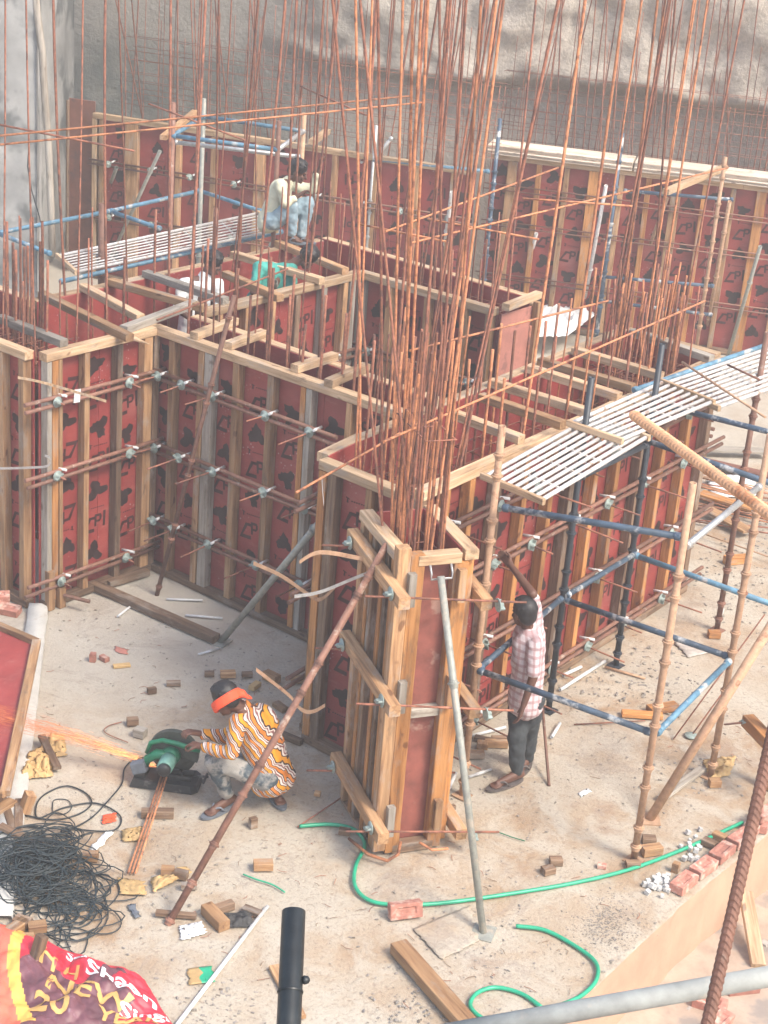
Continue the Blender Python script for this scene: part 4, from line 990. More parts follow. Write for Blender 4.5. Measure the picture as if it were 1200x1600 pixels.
def person(label, J, fwd_head, up_head, shirt, trousers, base, sleeve=.5, leg=.85, chest_f=None, hands=(('d', 'n', .6), ('d', 'n', .6)), feet=True, shoe=('rubber', 'rubber'), hair_long=1.0, band=False, bulk=1.0):
    root = thing('person', label, 'person', base)
    g = {k: V(v) for k, v in J.items()}
    b = MB(); P, B = head(b, g['head'], fwd_head, up_head)
    caps(b, g['neck'], .055, g['head']+B @ V((0, -.02, -.04)), .048)
    torso_x = (g['shR']-g['shL']).normalized()
    caps(b, g['neck'], .05, g['chest'], .10); caps(b, g['chest'], .11, g['pelvis'], .11)
    for s in 'LR':
        caps(b, g['sh'+s], .044, g['el'+s], .037); caps(b, g['el'+s], .037, g['wr'+s], .024)
        caps(b, g['sh'+s], .036, g['neck'], .042)
        if 'hip'+s in g:
            caps(b, g['hip'+s], .085, g['kn'+s], .058); caps(b, g['kn'+s], .055, g['kn'+s].lerp(g['an'+s], .35), .056); caps(b, g['kn'+s].lerp(g['an'+s], .35), .056, g['an'+s], .034)
            foot(b, g['an'+s], g['toe'+s])
    for i, s in enumerate('LR'):
        hd = hands[i]; hand(b, g['wr'+s], hd[0] if hd[0] is not None else (g['wr'+s]-g['el'+s]), hd[1], hd[2], hd[3] if len(hd) > 3 else 1)
    soft('body', b, 'skin', root, .0055, 3)
    # shirt
    b = MB(); c = g['chest']; pv = g['pelvis']; up = (c-pv).normalized()
    for s in (-1, 1):
        caps(b, c+torso_x*.065*s+up*.05, .108*bulk, pv+torso_x*.055*s+up*.04, .108*bulk, 12)
        caps(b, pv+torso_x*.055*s+up*.03, .112*bulk, pv+torso_x*.06*s-up*.04, .120*bulk, 12)
    for s in 'LR':
        caps(b, g['sh'+s], .066, c+up*.06, .10); e = g['sh'+s].lerp(g['el'+s], min(1, sleeve*2)); caps(b, g['sh'+s], .066, e, .054)
        if sleeve > .5: caps(b, g['el'+s], .052, g['el'+s].lerp(g['wr'+s], (sleeve-.5)*2), .042)
    caps(b, g['neck']-up*.04, .072, g['neck']+(g['head']-g['neck'])*.12, .060)
    so_ = soft('shirt', b, shirt, root, .011, 5)
    tx = bpy.data.textures.new('folds', 'CLOUDS'); tx.noise_scale = .09; dm = so_.modifiers.new('d', 'DISPLACE'); dm.texture = tx; dm.strength = .030; dm.mid_level = .5; dm.texture_coords = 'LOCAL'
    if 'hipL' in g:
        b = MB(); caps(b, g['hipL'], .108, g['hipR'], .108, 12); caps(b, pv, .11, (g['hipL']+g['hipR'])/2, .12, 12)
        for s in 'LR':
            h, k_, a = g['hip'+s], g['kn'+s], g['an'+s]
            caps(b, h, .104, k_, .074); caps(b, k_, .072, k_.lerp(a, .4), .070); e = k_.lerp(a, leg); caps(b, k_.lerp(a, .4), .070, e, .050)
        to = soft('trousers', b, trousers, root, .011, 4)
        tx = bpy.data.textures.new('folds', 'CLOUDS'); tx.noise_scale = .07; dm = to.modifiers.new('d', 'DISPLACE'); dm.texture = tx; dm.strength = .028; dm.mid_level = .5; dm.texture_coords = 'LOCAL'
        if feet:
            for s in 'LR': sandal(root, g['an'+s], g['toe'+s], *shoe)
    # hair
    b = MB(); r2 = random.Random(5)
    ell(b, P(0, -.022, .046), .090, .104, .096, B); ell(b, P(0, -.058, -.005), .072, .062, .075*hair_long, B)
    for i in range(60):
        a, e = r2.uniform(0, 2*PI), r2.uniform(.15, 1.3); dv = V((math.cos(a)*math.cos(e), math.sin(a)*math.cos(e), math.sin(e)))
        if dv.y > .5 and dv.z < .5: continue
        p = P(dv.x*.078, -.022+dv.y*.094, .040+dv.z*.086); caps(b, p, .014, p+B @ (dv*.012+V((r2.uniform(-.01, .01), .01, 0))), .009, 6)
    soft('hair', b, 'hair', root, .008, 2)
    eyes(root, P)
    if band:
        b = MB(); pts = []
        for i in range(25):
            a = 2*PI*i/24; pts.append(P(.098*math.cos(a), -.012+.114*math.sin(a), -.004-.018*math.sin(a)))
        for dz in (-.030, -.014, .002, .018): b.tube([p+B @ V((0, 0, dz)) for p in pts], .0145, 8)
        k0 = P(.062, -.115, -.01); ell(b, k0, .034, .03, .032, B); caps(b, k0, .02, k0+B @ V((.035, -.03, -.055)), .012, 8); caps(b, k0, .018, k0+B @ V((0.0, -.045, -.05)), .010, 8)
        soft('headband', b, 'orange_cloth', root, .008, 2)
    return root
def JP(u, v, base, d=0.0):                              # point seen at u, v on the level-view plane through base, d metres nearer
    return OP(u, v, V(base)-HF*d, HF)

# standing man in the plaid shirt: seen from behind, right arm up on the wing nut
b0 = G(815, 1208)
J = dict(head=JP(818, 958, b0), neck=JP(828, 985, b0), chest=JP(826, 1010, b0, .0), pelvis=JP(822, 1083, b0, .02),
    shL=JP(806, 1000, b0, -.10), shR=JP(838, 992, b0, .13), elR=JP(829, 928, b0, -.10), wrR=JP(797, 882, b0, -.32),
    elL=JP(829, 1052, b0, .30), wrL=JP(812, 1096, b0, .28), hipL=JP(814, 1095, b0, -.06), hipR=JP(830, 1096, b0, .08),
    knL=JP(808, 1150, b0, .10), knR=JP(826, 1146, b0, -.06))
fa = G(806, 1222); J['anL'] = fa+V((0, 0, .075)); ft = G(768, 1234); J['toeL'] = V((ft.x, ft.y, .03))
fa = G(823, 1198); J['anR'] = fa+V((0, 0, .075)); ft = G(806, 1213); J['toeR'] = V((ft.x, ft.y, .03))
J['shL'], J['shR'] = JP(812, 1004, b0, -.14), JP(838, 1000, b0, .14)
J['elR'] = JP(832, 928, b0, -.02); J['elL'] = JP(833, 1058, b0, .26); J['wrL'] = JP(818, 1102, b0, .30)
J['shL'], J['shR'], J['elL'], J['wrL'], J['elR'], J['wrR'] = J['shR'], J['shL'], J['elL'], J['wrL'], J['elR'], J['wrR']
J['shL'] = JP(836, 1008, b0, .17); J['shR'] = JP(836, 976, b0, -.12)
person('man in a pink plaid shirt and dark trousers reaching up to a wing nut', J, V((-.8, .25, -.1)), (0, 0, 1), 'plaid_shirt', 'jeans_dark', b0, .42, .92, bulk=1.17,
    hands=((None, -HR, .35), (None, -HF, .9)))
# cutter, squatting
b1 = G(375, 1262)
J = dict(head=JP(352, 1093, b1, .10), neck=JP(384, 1106, b1, .06), chest=JP(402, 1138, b1, .0), pelvis=JP(424, 1208, b1, -.05),
    shL=JP(372, 1128, b1, .20), shR=JP(408, 1112, b1, -.12), elL=JP(362, 1178, b1, .30), wrL=JP(314, 1166, b1, .16), elR=JP(350, 1152, b1, -.12), wrR=JP(312, 1146, b1, -.02),
    hipL=JP(415, 1214, b1, .06), hipR=JP(428, 1210, b1, -.12), knL=JP(334, 1188, b1, .16), knR=JP(366, 1180, b1, -.20))
fa = G(357, 1262); J['anL'] = fa+V((0, 0, .08)); ft = G(323, 1278); J['toeL'] = V((ft.x, ft.y, .035))
fa = G(424, 1240); J['anR'] = fa+V((0, 0, .08)); ft = G(440, 1262); J['toeR'] = V((ft.x, ft.y, .035)); J['knR'] = JP(372, 1190, b1, -.25)
person('squatting man in an orange wavy striped shirt and red headband cutting bars', J, V((-.80, -.05, -.62)), V((-.5, .0, .85)), 'striped_shirt', 'jeans_camo', b1, .92, .86, bulk=1.22,
    hands=((None, (0, 0, -1), .9), (None, (0, 0, -1), .9, -1)), shoe=('slate', 'slate'), band=True)
# crouching man at the back
b2 = G(468, 380, 2.44)
J = dict(head=JP(466, 268, b2, .0), neck=JP(449, 284, b2), chest=JP(437, 302, b2), pelvis=JP(422, 342, b2, -.02),
    shL=JP(438, 288, b2, .17), shR=JP(450, 288, b2, -.17), elL=JP(446, 318, b2, .22), wrL=JP(466, 306, b2, .18), elR=JP(488, 296, b2, -.22), wrR=JP(500, 262, b2, -.2),
    hipL=JP(426, 344, b2, .10), hipR=JP(430, 342, b2, -.10), knL=JP(456, 322, b2, .14), knR=JP(482, 316, b2, -.12), anL=JP(456, 369, b2, .10), anR=JP(470, 371, b2, -.08), toeL=JP(472, 377, b2, .12), toeR=JP(487, 377, b2, -.08))
person('man in a cream shirt and pale blue jeans crouching on the back platform', J, V((.75, .45, -.35)), (0, 0, 1), 'cream_shirt', 'jeans_light', b2, .82, .92,
    hands=((None, HR, .9), ((0, 0, 1), HR, 1.2)), shoe=('slate', 'slate'))
# two workers inside the left block
def inside(label, hu, hv, shirt, fwd, upv, d=0, bend=0):
    hd = G(hu, hv, 2.60-.04*bend); base = V((hd.x, hd.y, .8)); R2 = HR
    c = hd+V((0, 0, -.36+.16*bend))-R2*bend*.42
    J = dict(head=hd, neck=hd+V((0, 0, -.15))-R2*bend*.35, chest=c, pelvis=c+V((0, 0, -.45))-R2*bend*.3, shL=c-R2*.16+HF*-.08+V((0, 0, .12)), shR=c+R2*.16+V((0, 0, .12)), elL=c-R2*.2-HF*.22+V((0, 0, -.1)),
        wrL=c+R2*.0-HF*.3+V((0, 0, -.2)), elR=c+R2*.18-HF*.1+V((0, 0, -.2)), wrR=c+R2*.2+HF*.15+V((0, 0, -.25)))
    pv = J['pelvis']
    for s, k in (('L', -1), ('R', 1)):
        J['hip'+s] = pv+R2*.09*k+V((0, 0, -.06)); J['kn'+s] = pv+R2*.1*k+HF*.1+V((0, 0, -.48)); J['an'+s] = pv+R2*.1*k+V((0, 0, -.88)); J['toe'+s] = J['an'+s]+HF*.18-V((0, 0, .05))
    person(label, J, fwd, upv, shirt, 'jeans_dark', (hd.x, hd.y, pv.z-1.0), .42, .9, hands=((None, HF, .6), (None, HF, .6)))
inside('black haired worker in a white shirt standing inside the left block', 333, 412, 'white_shirt', V((.7, -.1, -.45)), (0, 0, 1), bend=.25)
inside('worker in a teal green shirt bending inside the left block', 481, 402, 'teal_shirt', V((.6, -.4, -.75)), V((.5, .1, .8)), bend=.75)

# ------------------------------------------------------------------ cut-off saw
def saw():
    c = G(262, 1222); ex = (G(315, 1224)-G(212, 1210)).normalized(); ex.z = 0; ex.normalize(); ey = V((-ex.y, ex.x, 0))
    M = Matrix((ex, ey, V((0, 0, 1)))).transposed().to_4x4(); M.translation = c
    t = tag(link('cut_off_saw', None, M), 'green cut off saw with a black base and big disc guard', 'saw')
    b = MB(); pr = [(-.26, -.13), (.21, -.13), (.25, -.09), (.25, .09), (.21, .13), (-.22, .13), (-.26, .09)]
    n = len(pr); 
    for z0_, z1_, s in ((0, .03, 1.0), (.03, .06, .96)):
        vs = [M @ V((x*s, y*s, z0_)) for x, y in pr]+[M @ V((x*s*.97, y*s*.96, z1_)) for x, y in pr]
        b.add(vs, [tuple(reversed(range(n))), tuple(range(n, 2*n))]+[(i, (i+1) % n, (i+1) % n+n, i+n) for i in range(n)])
    link('base', b.mesh('base', ['saw_black']), I4, t)
    def bx(name, x0, y0, z0_, x1, y1, z1_, mt, par=t, R_=None):
        b = MB(); b.box(x0, y0, z0_, x1, y1, z1_, 0, M @ (R_ or I4)); o = link(name, b.mesh(name, [mt]), I4, par)
        bm = o.modifiers.new('b', 'BEVEL'); bm.width = .006; bm.segments = 2; return o
    bx('fence', -.02, .02, .061, .20, .045, .11, 'saw_black'); bx('fence', .0, -.06, .061, .19, -.04, .10, 'saw_black')
    def cyl(name, p0, p1, prof, mt, n_=20, par=t):
        b = MB(); b.lathe(prof, n_, FR(M @ V(p0), M @ V(p1))); return link(name, b.mesh(name, [mt]), I4, par)
    cyl('vice_screw', (.20, .0, .09), (.30, .0, .09), [(.009, 0), (.009, .11)], 'saw_black', 10)
    vw = cyl('vice_crank', (.29, -.04, .09), (.29, .04, .09), [(.008, -.05), (.012, -.04), (.012, .08), (.006, .09)], 'saw_black', 8)
    # disc lies in the plane across ex, tilted up
    ax0, ax1 = (-.01, -.02, .30), (-.01, -1, .30)
    cyl('disc', (.03, .035, .24), (.03, -1, .24), [(.02, 0), (.175, .001), (.175, .005), (.02, .006)], 'disc', 40)
    b = MB(); cen = V((.03, .05, .24)); pts = []; R_ = .192
    for y in (.0, .045):
        for rr in (.03, R_):
            for i in range(25):
                a = math.radians(-15+215*i/24); pts.append(M @ V((cen.x+rr*math.cos(a), cen.y-.07+y+.035, cen.z+rr*math.sin(a))))
    k = 25; fs = []
    for i in range(24):
        fs += [(i, i+1, k+i+1, k+i), (2*k+i, 3*k+i, 3*k+i+1, 2*k+i+1), (k+i, k+i+1, 3*k+i+1, 3*k+i)]
    b.add(pts, fs, 0, False); link('guard', b.mesh('guard', ['disc']), I4, t)
    cyl('gear_housing', (.02, .02, .24), (.02, -1, .24), [(.05, 0), (.075, .02), (.07, .05), (.05, .075)], 'green_metal', 24)
    cyl('motor', (.02, -.06, .24), (-.02, -1, .18), [(.055, 0), (.062, .02), (.06, .12), (.05, .13)], 'pale_green', 24)
    cyl('motor_cap', (.017, -.19, .232), (-.02, -1, .18), [(.050, 0), (.052, .03), (.03, .045), (.01, .046)], 'saw_black', 20)
    b = MB(); b.tube([M @ V(p) for p in ((-.16, -.03, .25), (-.13, -.03, .34), (-.04, -.03, .375), (.08, -.03, .36), (.17, -.02, .33), (.24, -.01, .31))], [.016, .02, .018, .02, .022, .014], 10)
    link('arm', b.mesh('arm', ['green_metal']), I4, t)
    b = MB(); b.tube([M @ V(p) for p in ((-.17, -.03, .14), (-.15, -.03, .2), (-.08, -.03, .25), (.02, -.03, .25))], [.03, .035, .04, .04], 8); link('arm', b.mesh('arm', ['green_metal']), I4, t)
    cyl('handle', (.18, -.01, .33), (.30, .03, .37), [(.02, 0), (.018, .12), (.022, .13)], 'saw_black', 12)
    bx('hinge_block', -.24, -.09, .06, -.15, .05, .16, 'saw_black'); bx('side_cover', -.2, -.10, .16, -.09, -.03, .25, 'slate', t, Matrix.Rotation(-.35, 4, 'Y'))
    bx('clamp_jaw', .09, -.03, .061, .11, .02, .12, 'saw_black')
    return M
SM = saw()
for i in range(3):
    tag(rod('cut_bar', G(258+i*4, 1196, .085), G(200+i*6, 1364, .02), .008, 'rust_orange', None, 6), ('left', 'middle', 'right')[i]+' one of the three rusty bars lying through the cut off saw', 'rebar', 'bars being cut by the saw')
def sparks():
    b = MB(); src = SM @ V((-.10, .03, .10)); tgt = G(-60, 1118, .30); r2 = random.Random(3)
    for i in range(1900):
        t = r2.random()**1.1; sp_ = .014+.065*t
        p = src.lerp(tgt, t)+V((r2.gauss(0, sp_), r2.gauss(0, sp_), abs(r2.gauss(0, sp_))*.8+.05*math.sin(t*PI)))
        d = (tgt-src).normalized()+V((r2.gauss(0, .03), r2.gauss(0, .03), r2.gauss(0, .03))); ln = r2.uniform(.03, .12)
        b.tube([p, p+d*ln], [.0007, .0004], 3, 0 if r2.random() < .6-1.1*t else 1, cap=False)
    o = link('sparks', b.mesh('sparks', ['spark_hot', 'spark_cool']), I4); struct(o, 'stuff')
    o['label'] = 'stream of orange sparks flying left from the saw'; o['category'] = 'sparks'
sparks()

# ------------------------------------------------------------------ ground clutter
def smooth(pts, k=8):
    out = []; P_ = [pts[0]]+list(pts)+[pts[-1]]
    for i in range(1, len(P_)-2):
        a, b_, c, d = P_[i-1], P_[i], P_[i+1], P_[i+2]
        for j in range(k):
            t = j/k; out.append(.5*((2*b_)+(c-a)*t+(2*a-5*b_+4*c-d)*t*t+(3*b_-a-3*c+d)*t*t*t))
    out.append(P_[-2]); return out
def line3(name, uv, r, mat, label, cat, n=8, z=None):
    pts = smooth([G(u, v, (z if z is not None else r+.003)) for u, v in uv]); b = MB(); b.tube(pts, r, n)
    return tag(link(name, b.mesh(name, [mat]), I4), label, cat)
line3('hose', [(468, 1291), (515, 1288), (553, 1296), (570, 1320), (556, 1352), (555, 1385), (580, 1408), (630, 1414), (700, 1410), (800, 1396), (900, 1379), (985, 1358), (1060, 1330), (1110, 1308), (1160, 1285)], .0145, 'hose', 'long green hose curving from the column foot across to the bricks', 'hose')
line3('hose', [(806, 1447), (850, 1453), (895, 1476), (930, 1503), (932, 1530), (912, 1553), (885, 1567), (850, 1578)], .0145, 'hose', 'green hose piece curling near the slab edge', 'hose')
line3('hose', [(846, 1574), (815, 1553), (775, 1543), (745, 1552), (735, 1572), (755, 1592), (800, 1612)], .0145, 'hose', 'short green hose loop at the bottom edge', 'hose')
line3('power_cable', [(213, 1182), (195, 1200), (190, 1225), (170, 1250), (140, 1280), (100, 1300), (105, 1295), (175, 1298), (188, 1275), (150, 1255), (100, 1262), (60, 1278), (58, 1255), (75, 1238), (105, 1228), (135, 1240), (142, 1258), (115, 1275), (70, 1280), (0, 1262), (-30, 1255)], .006, 'cable', 'thin black power cable looping from the saw to the wire heap', 'cable', 6)
line3('loose_wire', [(82, 1262), (85, 1250), (105, 1250), (112, 1262), (100, 1272), (84, 1270), (82, 1262)], .004, 'cable', 'small loop of black cable inside the bigger loop', 'cable', 6)
line3('loose_wire', [(380, 1366), (400, 1374), (425, 1382), (445, 1394)], .006, 'hose', 'short green cord scrap near the single wood block', 'cord', 6)
line3('loose_wire', [(745, 1300), (775, 1300), (800, 1308), (820, 1314)], .004, 'green_metal', 'thin green wire scrap right of the column foot', 'wire', 6)
line3('loose_wire', [(200, 1160), (165, 1145), (168, 1135), (190, 1128)], .004, 'rust', 'thin rusty wire arc left of the saw', 'wire', 6)
def heap():
    r2 = random.Random(4); b = MB(); c = G(62, 1385)
    for i in range(95):
        big = i < 70; cu, cv = (r2.gauss(52, 26), r2.gauss(1362, 22)) if big else (r2.gauss(105, 28), r2.gauss(1418, 22))
        o = G(cu, cv); ra, rb = r2.uniform(.12, .36 if big else .30), r2.uniform(.08, .25); a0 = r2.uniform(0, 6); tilt = r2.uniform(0, .45); h = r2.uniform(.01, .16 if big else .05); ph = r2.uniform(0, 6)
        pts = []; m = 34; lp = r2.uniform(.7, 1.6); f2, f3 = r2.uniform(-.3, .3), r2.uniform(2, 4)
        for j in range(m):
            a = lp*2*PI*j/m; q = 1+f2*math.sin(f3*a+ph); x, y = ra*q*math.cos(a), rb*q*math.sin(a)
            p = o+V((x*math.cos(a0)-y*math.sin(a0), x*math.sin(a0)+y*math.cos(a0), 0)); dd = (p-G(50, 1362)).length
            p.z = max(.006, h*max(.1, 1-dd*1.2)+tilt*.06*math.sin(a+ph)+.008); pts.append(p)
        b.tube(pts, .0045, 5, cap=False)
    tag(link('wire_heap', b.mesh('wire_heap', ['cable']), I4), 'big tangled heap of black cable at the left edge', 'cable heap')
heap()
def block(u, v, ln, w_, h_, ang, mt, label, group='wood offcuts scattered on the slab', z=0, name='wood_offcut', cat='offcut'):
    ln *= .9; w_ *= .85; h_ *= .85; p = G(u, v); a = math.radians(ang+rnd.uniform(-12, 12)); d = HR*math.cos(a)+HF*math.sin(a)
    return tag(beam(name, p-d*ln/2+V((0, 0, z+h_/2)), p+d*ln/2+V((0, 0, z+h_/2)), w_, h_, mt), label, cat, group)
for u, v, ln, w_, h_, ang, mt, lb in [
  (411, 1357, .15, .09, .07, 5, 'pine', 'lone wood block on open ground right of the long brown prop'), (395, 1293, .06, .05, .10, 40, 'old_wood', 'small dark wood block below the cutter right foot'), (246, 1276, .26, .08, .07, 0, 'old_wood', 'wood block propping the bars being cut'),
  (145, 1033, .06, .06, .09, 80, 'brick', 'small reddish block, left of a pair above the saw'), (163, 1032, .09, .06, .05, -40, 'brick', 'small reddish block, right of a pair above the saw'), (190, 1042, .16, .06, .03, 15, 'kraft', 'flat yellowish offcut in the middle of the left slab'),
  (207, 1132, .10, .07, .07, 20, 'old_wood', 'dark block just above the saw guard'), (219, 1150, .10, .09, .08, -20, 'grey_wood', 'grey block touching the saw guard'), (237, 1083, .08, .05, .06, 20, 'old_wood', 'tiny block left of the red headband'), (271, 1071, .13, .05, .05, 0, 'old_wood', 'wedge shaped offcut above the headband'),
  (327, 1056, .09, .05, .05, 0, 'old_wood', 'small offcut left of the group behind the cutter'), (356, 1057, .14, .08, .06, 5, 'pine', 'light block in the group behind the cutter'), (386, 1057, .10, .05, .05, 10, 'old_wood', 'small block among the group behind the cutter'), (424, 1064, .16, .09, .09, -35, 'pine', 'largest block behind the cutter'),
  (398, 1075, .12, .07, .05, 70, 'kraft', 'upright yellowish piece behind the cutter'), (465, 1066, .13, .07, .07, 10, 'pine', 'block near the foot of the narrow dark face'), (438, 1108, .15, .08, .05, -40, 'pine', 'flat block beside the brown prop'), (455, 1158, .22, .06, .06, -30, 'old_wood', 'rough dark stick end right of the cutter back'),
  (496, 1243, .05, .05, .04, 0, 'pine', 'tiny crumb of wood right of the cutter'), (538, 1303, .09, .07, .05, 0, 'old_wood', 'dark block touching the green hose end'), (141, 1343, .12, .08, .07, 10, 'pine', 'wood block at the right edge of the wire heap'),
  (336, 1440, .26, .10, .09, -60, 'pine', 'biggest block beside the white crumpled sheet'), (347, 1424, .18, .07, .07, 35, 'old_wood', 'block behind the biggest one near the white sheet'), (393, 1428, .14, .07, .05, -30, 'old_wood', 'block right of the dark rag'), (262, 1366, .1, .07, .07, 0, 'pine', 'block under the torn brown paper'), (283, 1372, .1, .07, .07, -20, 'old_wood', 'second block under the torn brown paper'),
  (295, 1388, .12, .05, .05, 10, 'old_wood', 'block behind the lower part of the brown prop'), (275, 1432, .3, .05, .04, 0, 'old_wood', 'splintered stick at the foot of the brown prop'),
  (868, 1350, .10, .08, .06, 20, 'old_wood', 'upper of two dark blocks on the open right slab'), (856, 1364, .10, .08, .06, 30, 'old_wood', 'lower of two dark blocks on the open right slab'), (940, 1356, .07, .05, .04, 0, 'brick', 'small red chip beside the hose'),
  (1013, 1318, .11, .09, .07, -10, 'old_wood', 'block behind the nearest bamboo coloured post'), (1017, 1334, .17, .09, .08, 25, 'pine', 'round edged block right of the nearest post foot'), (988, 1354, .11, .08, .05, 10, 'old_wood', 'block under the nearest post foot'), (1055, 1362, .05, .06, .09, 70, 'pine', 'upright little block beside the white spacers'), (1108, 1322, .12, .08, .06, -35, 'old_wood', 'left wood block against the brick row'), (1124, 1312, .12, .08, .06, -35, 'pine', 'right wood block against the brick row'),
  (1116, 1228, .10, .08, .07, 0, 'pine', 'block by the grey plank at the right'), (742, 1183, .16, .08, .06, 0, 'pine', 'left block of the pile at the man feet'), (775, 1166, .20, .08, .06, 10, 'pine', 'back block of the pile at the man feet'), (758, 1160, .2, .07, .05, -15, 'old_wood', 'flat strip in the pile at the man feet'), (753, 1168, .08, .1, .06, 80, 'pine', 'end on block in the pile at the man feet'), (785, 1156, .2, .05, .04, 5, 'old_wood', 'thin strip behind the pile at the man feet'),
  (690, 1268, .25, .05, .04, 20, 'old_wood', 'dark strip right of the column foot'), (505, 1070, .1, .07, .06, 0, 'pine', 'offcut half hidden by the narrow face'), (1003, 1120, .38, .09, .05, 8, 'pine_orange', 'orange wood scrap behind the right ledger'), (1035, 1110, .3, .12, .06, 12, 'pine_orange', 'second orange wood scrap behind the right ledger'),
  (1115, 995, .12, .1, .07, 0, 'pine_orange', 'orange block beside the farthest brown post'), (1150, 880, .3, .1, .1, 10, 'pine_orange', 'orange block lying beyond the second bamboo coloured post'),
  (18, 1462, .28, .09, .08, 50, 'pine', 'long block at the left of the corner pile'), (35, 1448, .12, .09, .08, -30, 'old_wood', 'dark block at the back of the corner pile'), (38, 1478, .14, .10, .09, 5, 'pine', 'pale square block in the corner pile'), (40, 1499, .12, .09, .08, -20, 'old_wood', 'front block of the corner pile'), (58, 1456, .13, .09, .08, 30, 'pine', 'small block under the upright offcut'),
  (0, 1275, .3, .1, .09, 50, 'pine', 'block leaning at the left picture edge')]:
    block(u, v, ln, w_, h_, ang, mt, lb)
tag(beam('wood_offcut', G(52, 1510, .02), G(66, 1462, .22), .07, .06, 'old_wood'), 'rough upright offcut on the corner pile', 'offcut')
tag(beam('wood_offcut', G(38, 1268, .02), G(48, 1240, .16), .09, .07, 'pine'), 'short pale post stub standing beside the kerb', 'offcut')
def timber(name, u0, v0, u1, v1, z0_, z1_, w_, h_, mt, lb, cat='timber'): return tag(beam(name, G(u0, v0, z0_), G(u1, v1, z1_), w_, h_, mt), lb, cat)
timber('timber_beam', 622, 1478, 745, 1618, .05, .05, .12, .08, 'pine', 'long square timber lying at the bottom centre')
timber('timber_beam', 141, 912, 338, 998, .04, .04, .10, .07, 'old_wood', 'dark timber lying below the left corner walls')
timber('timber_beam', 168, 912, 230, 893, .04, .04, .09, .06, 'old_wood', 'short dark timber behind the lying one at the left corner')
timber('timber_plank', 1032, 1248, 1098, 1200, .03, .06, .07, .03, 'grey_wood', 'weathered grey plank pointing to the yellow sack')
timber('timber_plank', 1165, 1395, 1185, 1510, -.35, -.52, .10, .05, 'pine_pale', 'pale plank leaning in the lower pit at right')
timber('timber_plank', 428, 1510, 470, 1590, .02, .02, .07, .03, 'pine', 'plank partly hidden by the black pipe')
for k, (u0, v0, u1, v1) in enumerate(((0, 1235, 22, 1300), (30, 1250, 28, 1330), (65, 1150, 90, 1200), (0, 1290, 60, 1320))):
    timber('timber_plank', u0, v0, u1, v1, .03+.02*k, .05, .06, .03, 'old_wood', ['dark strip left of the kerb, upper', 'dark strip beside the kerb running down', 'thin stick behind the kraft paper', 'strip under the wire heap edge'][k])
G_PVC = 'white pvc sleeve pieces on the slab'
for u0, v0, u1, v1, r_, lb in ((418, 1416, 276, 1602, .014, 'long white pvc pipe lying beside the black pipe end'), (184, 963, 215, 939, .011, 'white sleeve touching the dark timber at left'), (260, 936, 317, 938, .011, 'white sleeve behind the dark timber'), (290, 961, 348, 966, .011, 'white sleeve in front of the prop base'),
    (875, 1078, 945, 1033, .016, 'long white sleeve beside the dark scaffold post'), (880, 1055, 908, 1042, .016, 'short white sleeve near the long wall'), (862, 1152, 875, 1130, .014, 'stubby white sleeve left of the post foot'), (735, 1150, 790, 1136, .014, 'white sleeve behind the block pile'), (697, 1240, 712, 1208, .016, 'white flat strip right of the column'), (744, 1210, 756, 1206, .014, 'tiny white sleeve at the man foot'),
    (945, 1042, 1008, 1060, .012, 'tan rod lying right of the dark post foot'), (1120, 980, 1130, 952, .012, 'white strip beside the farthest brown post'), (322, 1019, 333, 1016, .011, 'tiny white sleeve on the left slab')):
    tag(rod('pvc_pipe', G(u0, v0, r_+.002), G(u1, v1, r_+.002), r_, 'pvc' if 'tan' not in lb else 'tan_pipe', None, 10, True), lb, 'pvc pipe', G_PVC)
tag(rod('iron_bar', G(858, 1228, .0), OP(846, 1085, G(850, 1150), HF), .012, 'rust_pipe'), 'rusty iron bar standing behind the man dark trousers', 'iron bar')
for i, (a_, c_) in enumerate((((1052, 1155, .0), (1195, 960, .9)), ((1080, 1150, .0), (1200, 985, .8)))):
    tag(rod('tie_rod', G(*a_), G(*c_), .007, 'rust', None, 6), ['left thin rod slanting behind the thick tan prop', 'right thin rod with a round plate foot behind the thick prop'][i], 'tie rod')
b = MB(); b.lathe([(.055, 0), (.06, .006), (.05, .012), (.01, .02)], 16); tag(link('base_disc', b.mesh('base_disc', ['zinc']), Matrix.Translation(G(1080, 1150))), 'round galvanised plate at the foot of the thin rod', 'plate')
tag(rod('iron_bar', G(897, 1132, .01), G(1008, 1126, .01), .006, 'rust', None, 6), 'thin rod lying on the slab right of the plaid shirt man', 'iron bar')
tag(rod('iron_bar', G(465, 1292, .01), G(540, 1242, .02), .006, 'rust', None, 6), 'thin rod lying left of the column foot', 'iron bar')
# timber wheel clamp at the right edge
t = thing('yoke_clamp', 'short timber yoke with wing nut cut off by the right picture edge', 'clamp', G(1190, 1190))
beam('yoke_beam', G(1168, 1125, .45), G(1230, 1190, .45), .10, .10, 'pine_orange', t); beam('stud', G(1200, 1230, 0), G(1200, 1230, 0)+V((0, 0, .9)), .09, .09, 'pine_orange', t)
tr = rod('tie_rod', G(1132, 1132, .45), G(1172, 1128, .45), .008, 'rust', t, 6); link('wing_nut', nut_mesh(), FR(G(1166, 1128, .45), G(1100, 1128, .45)), tr)
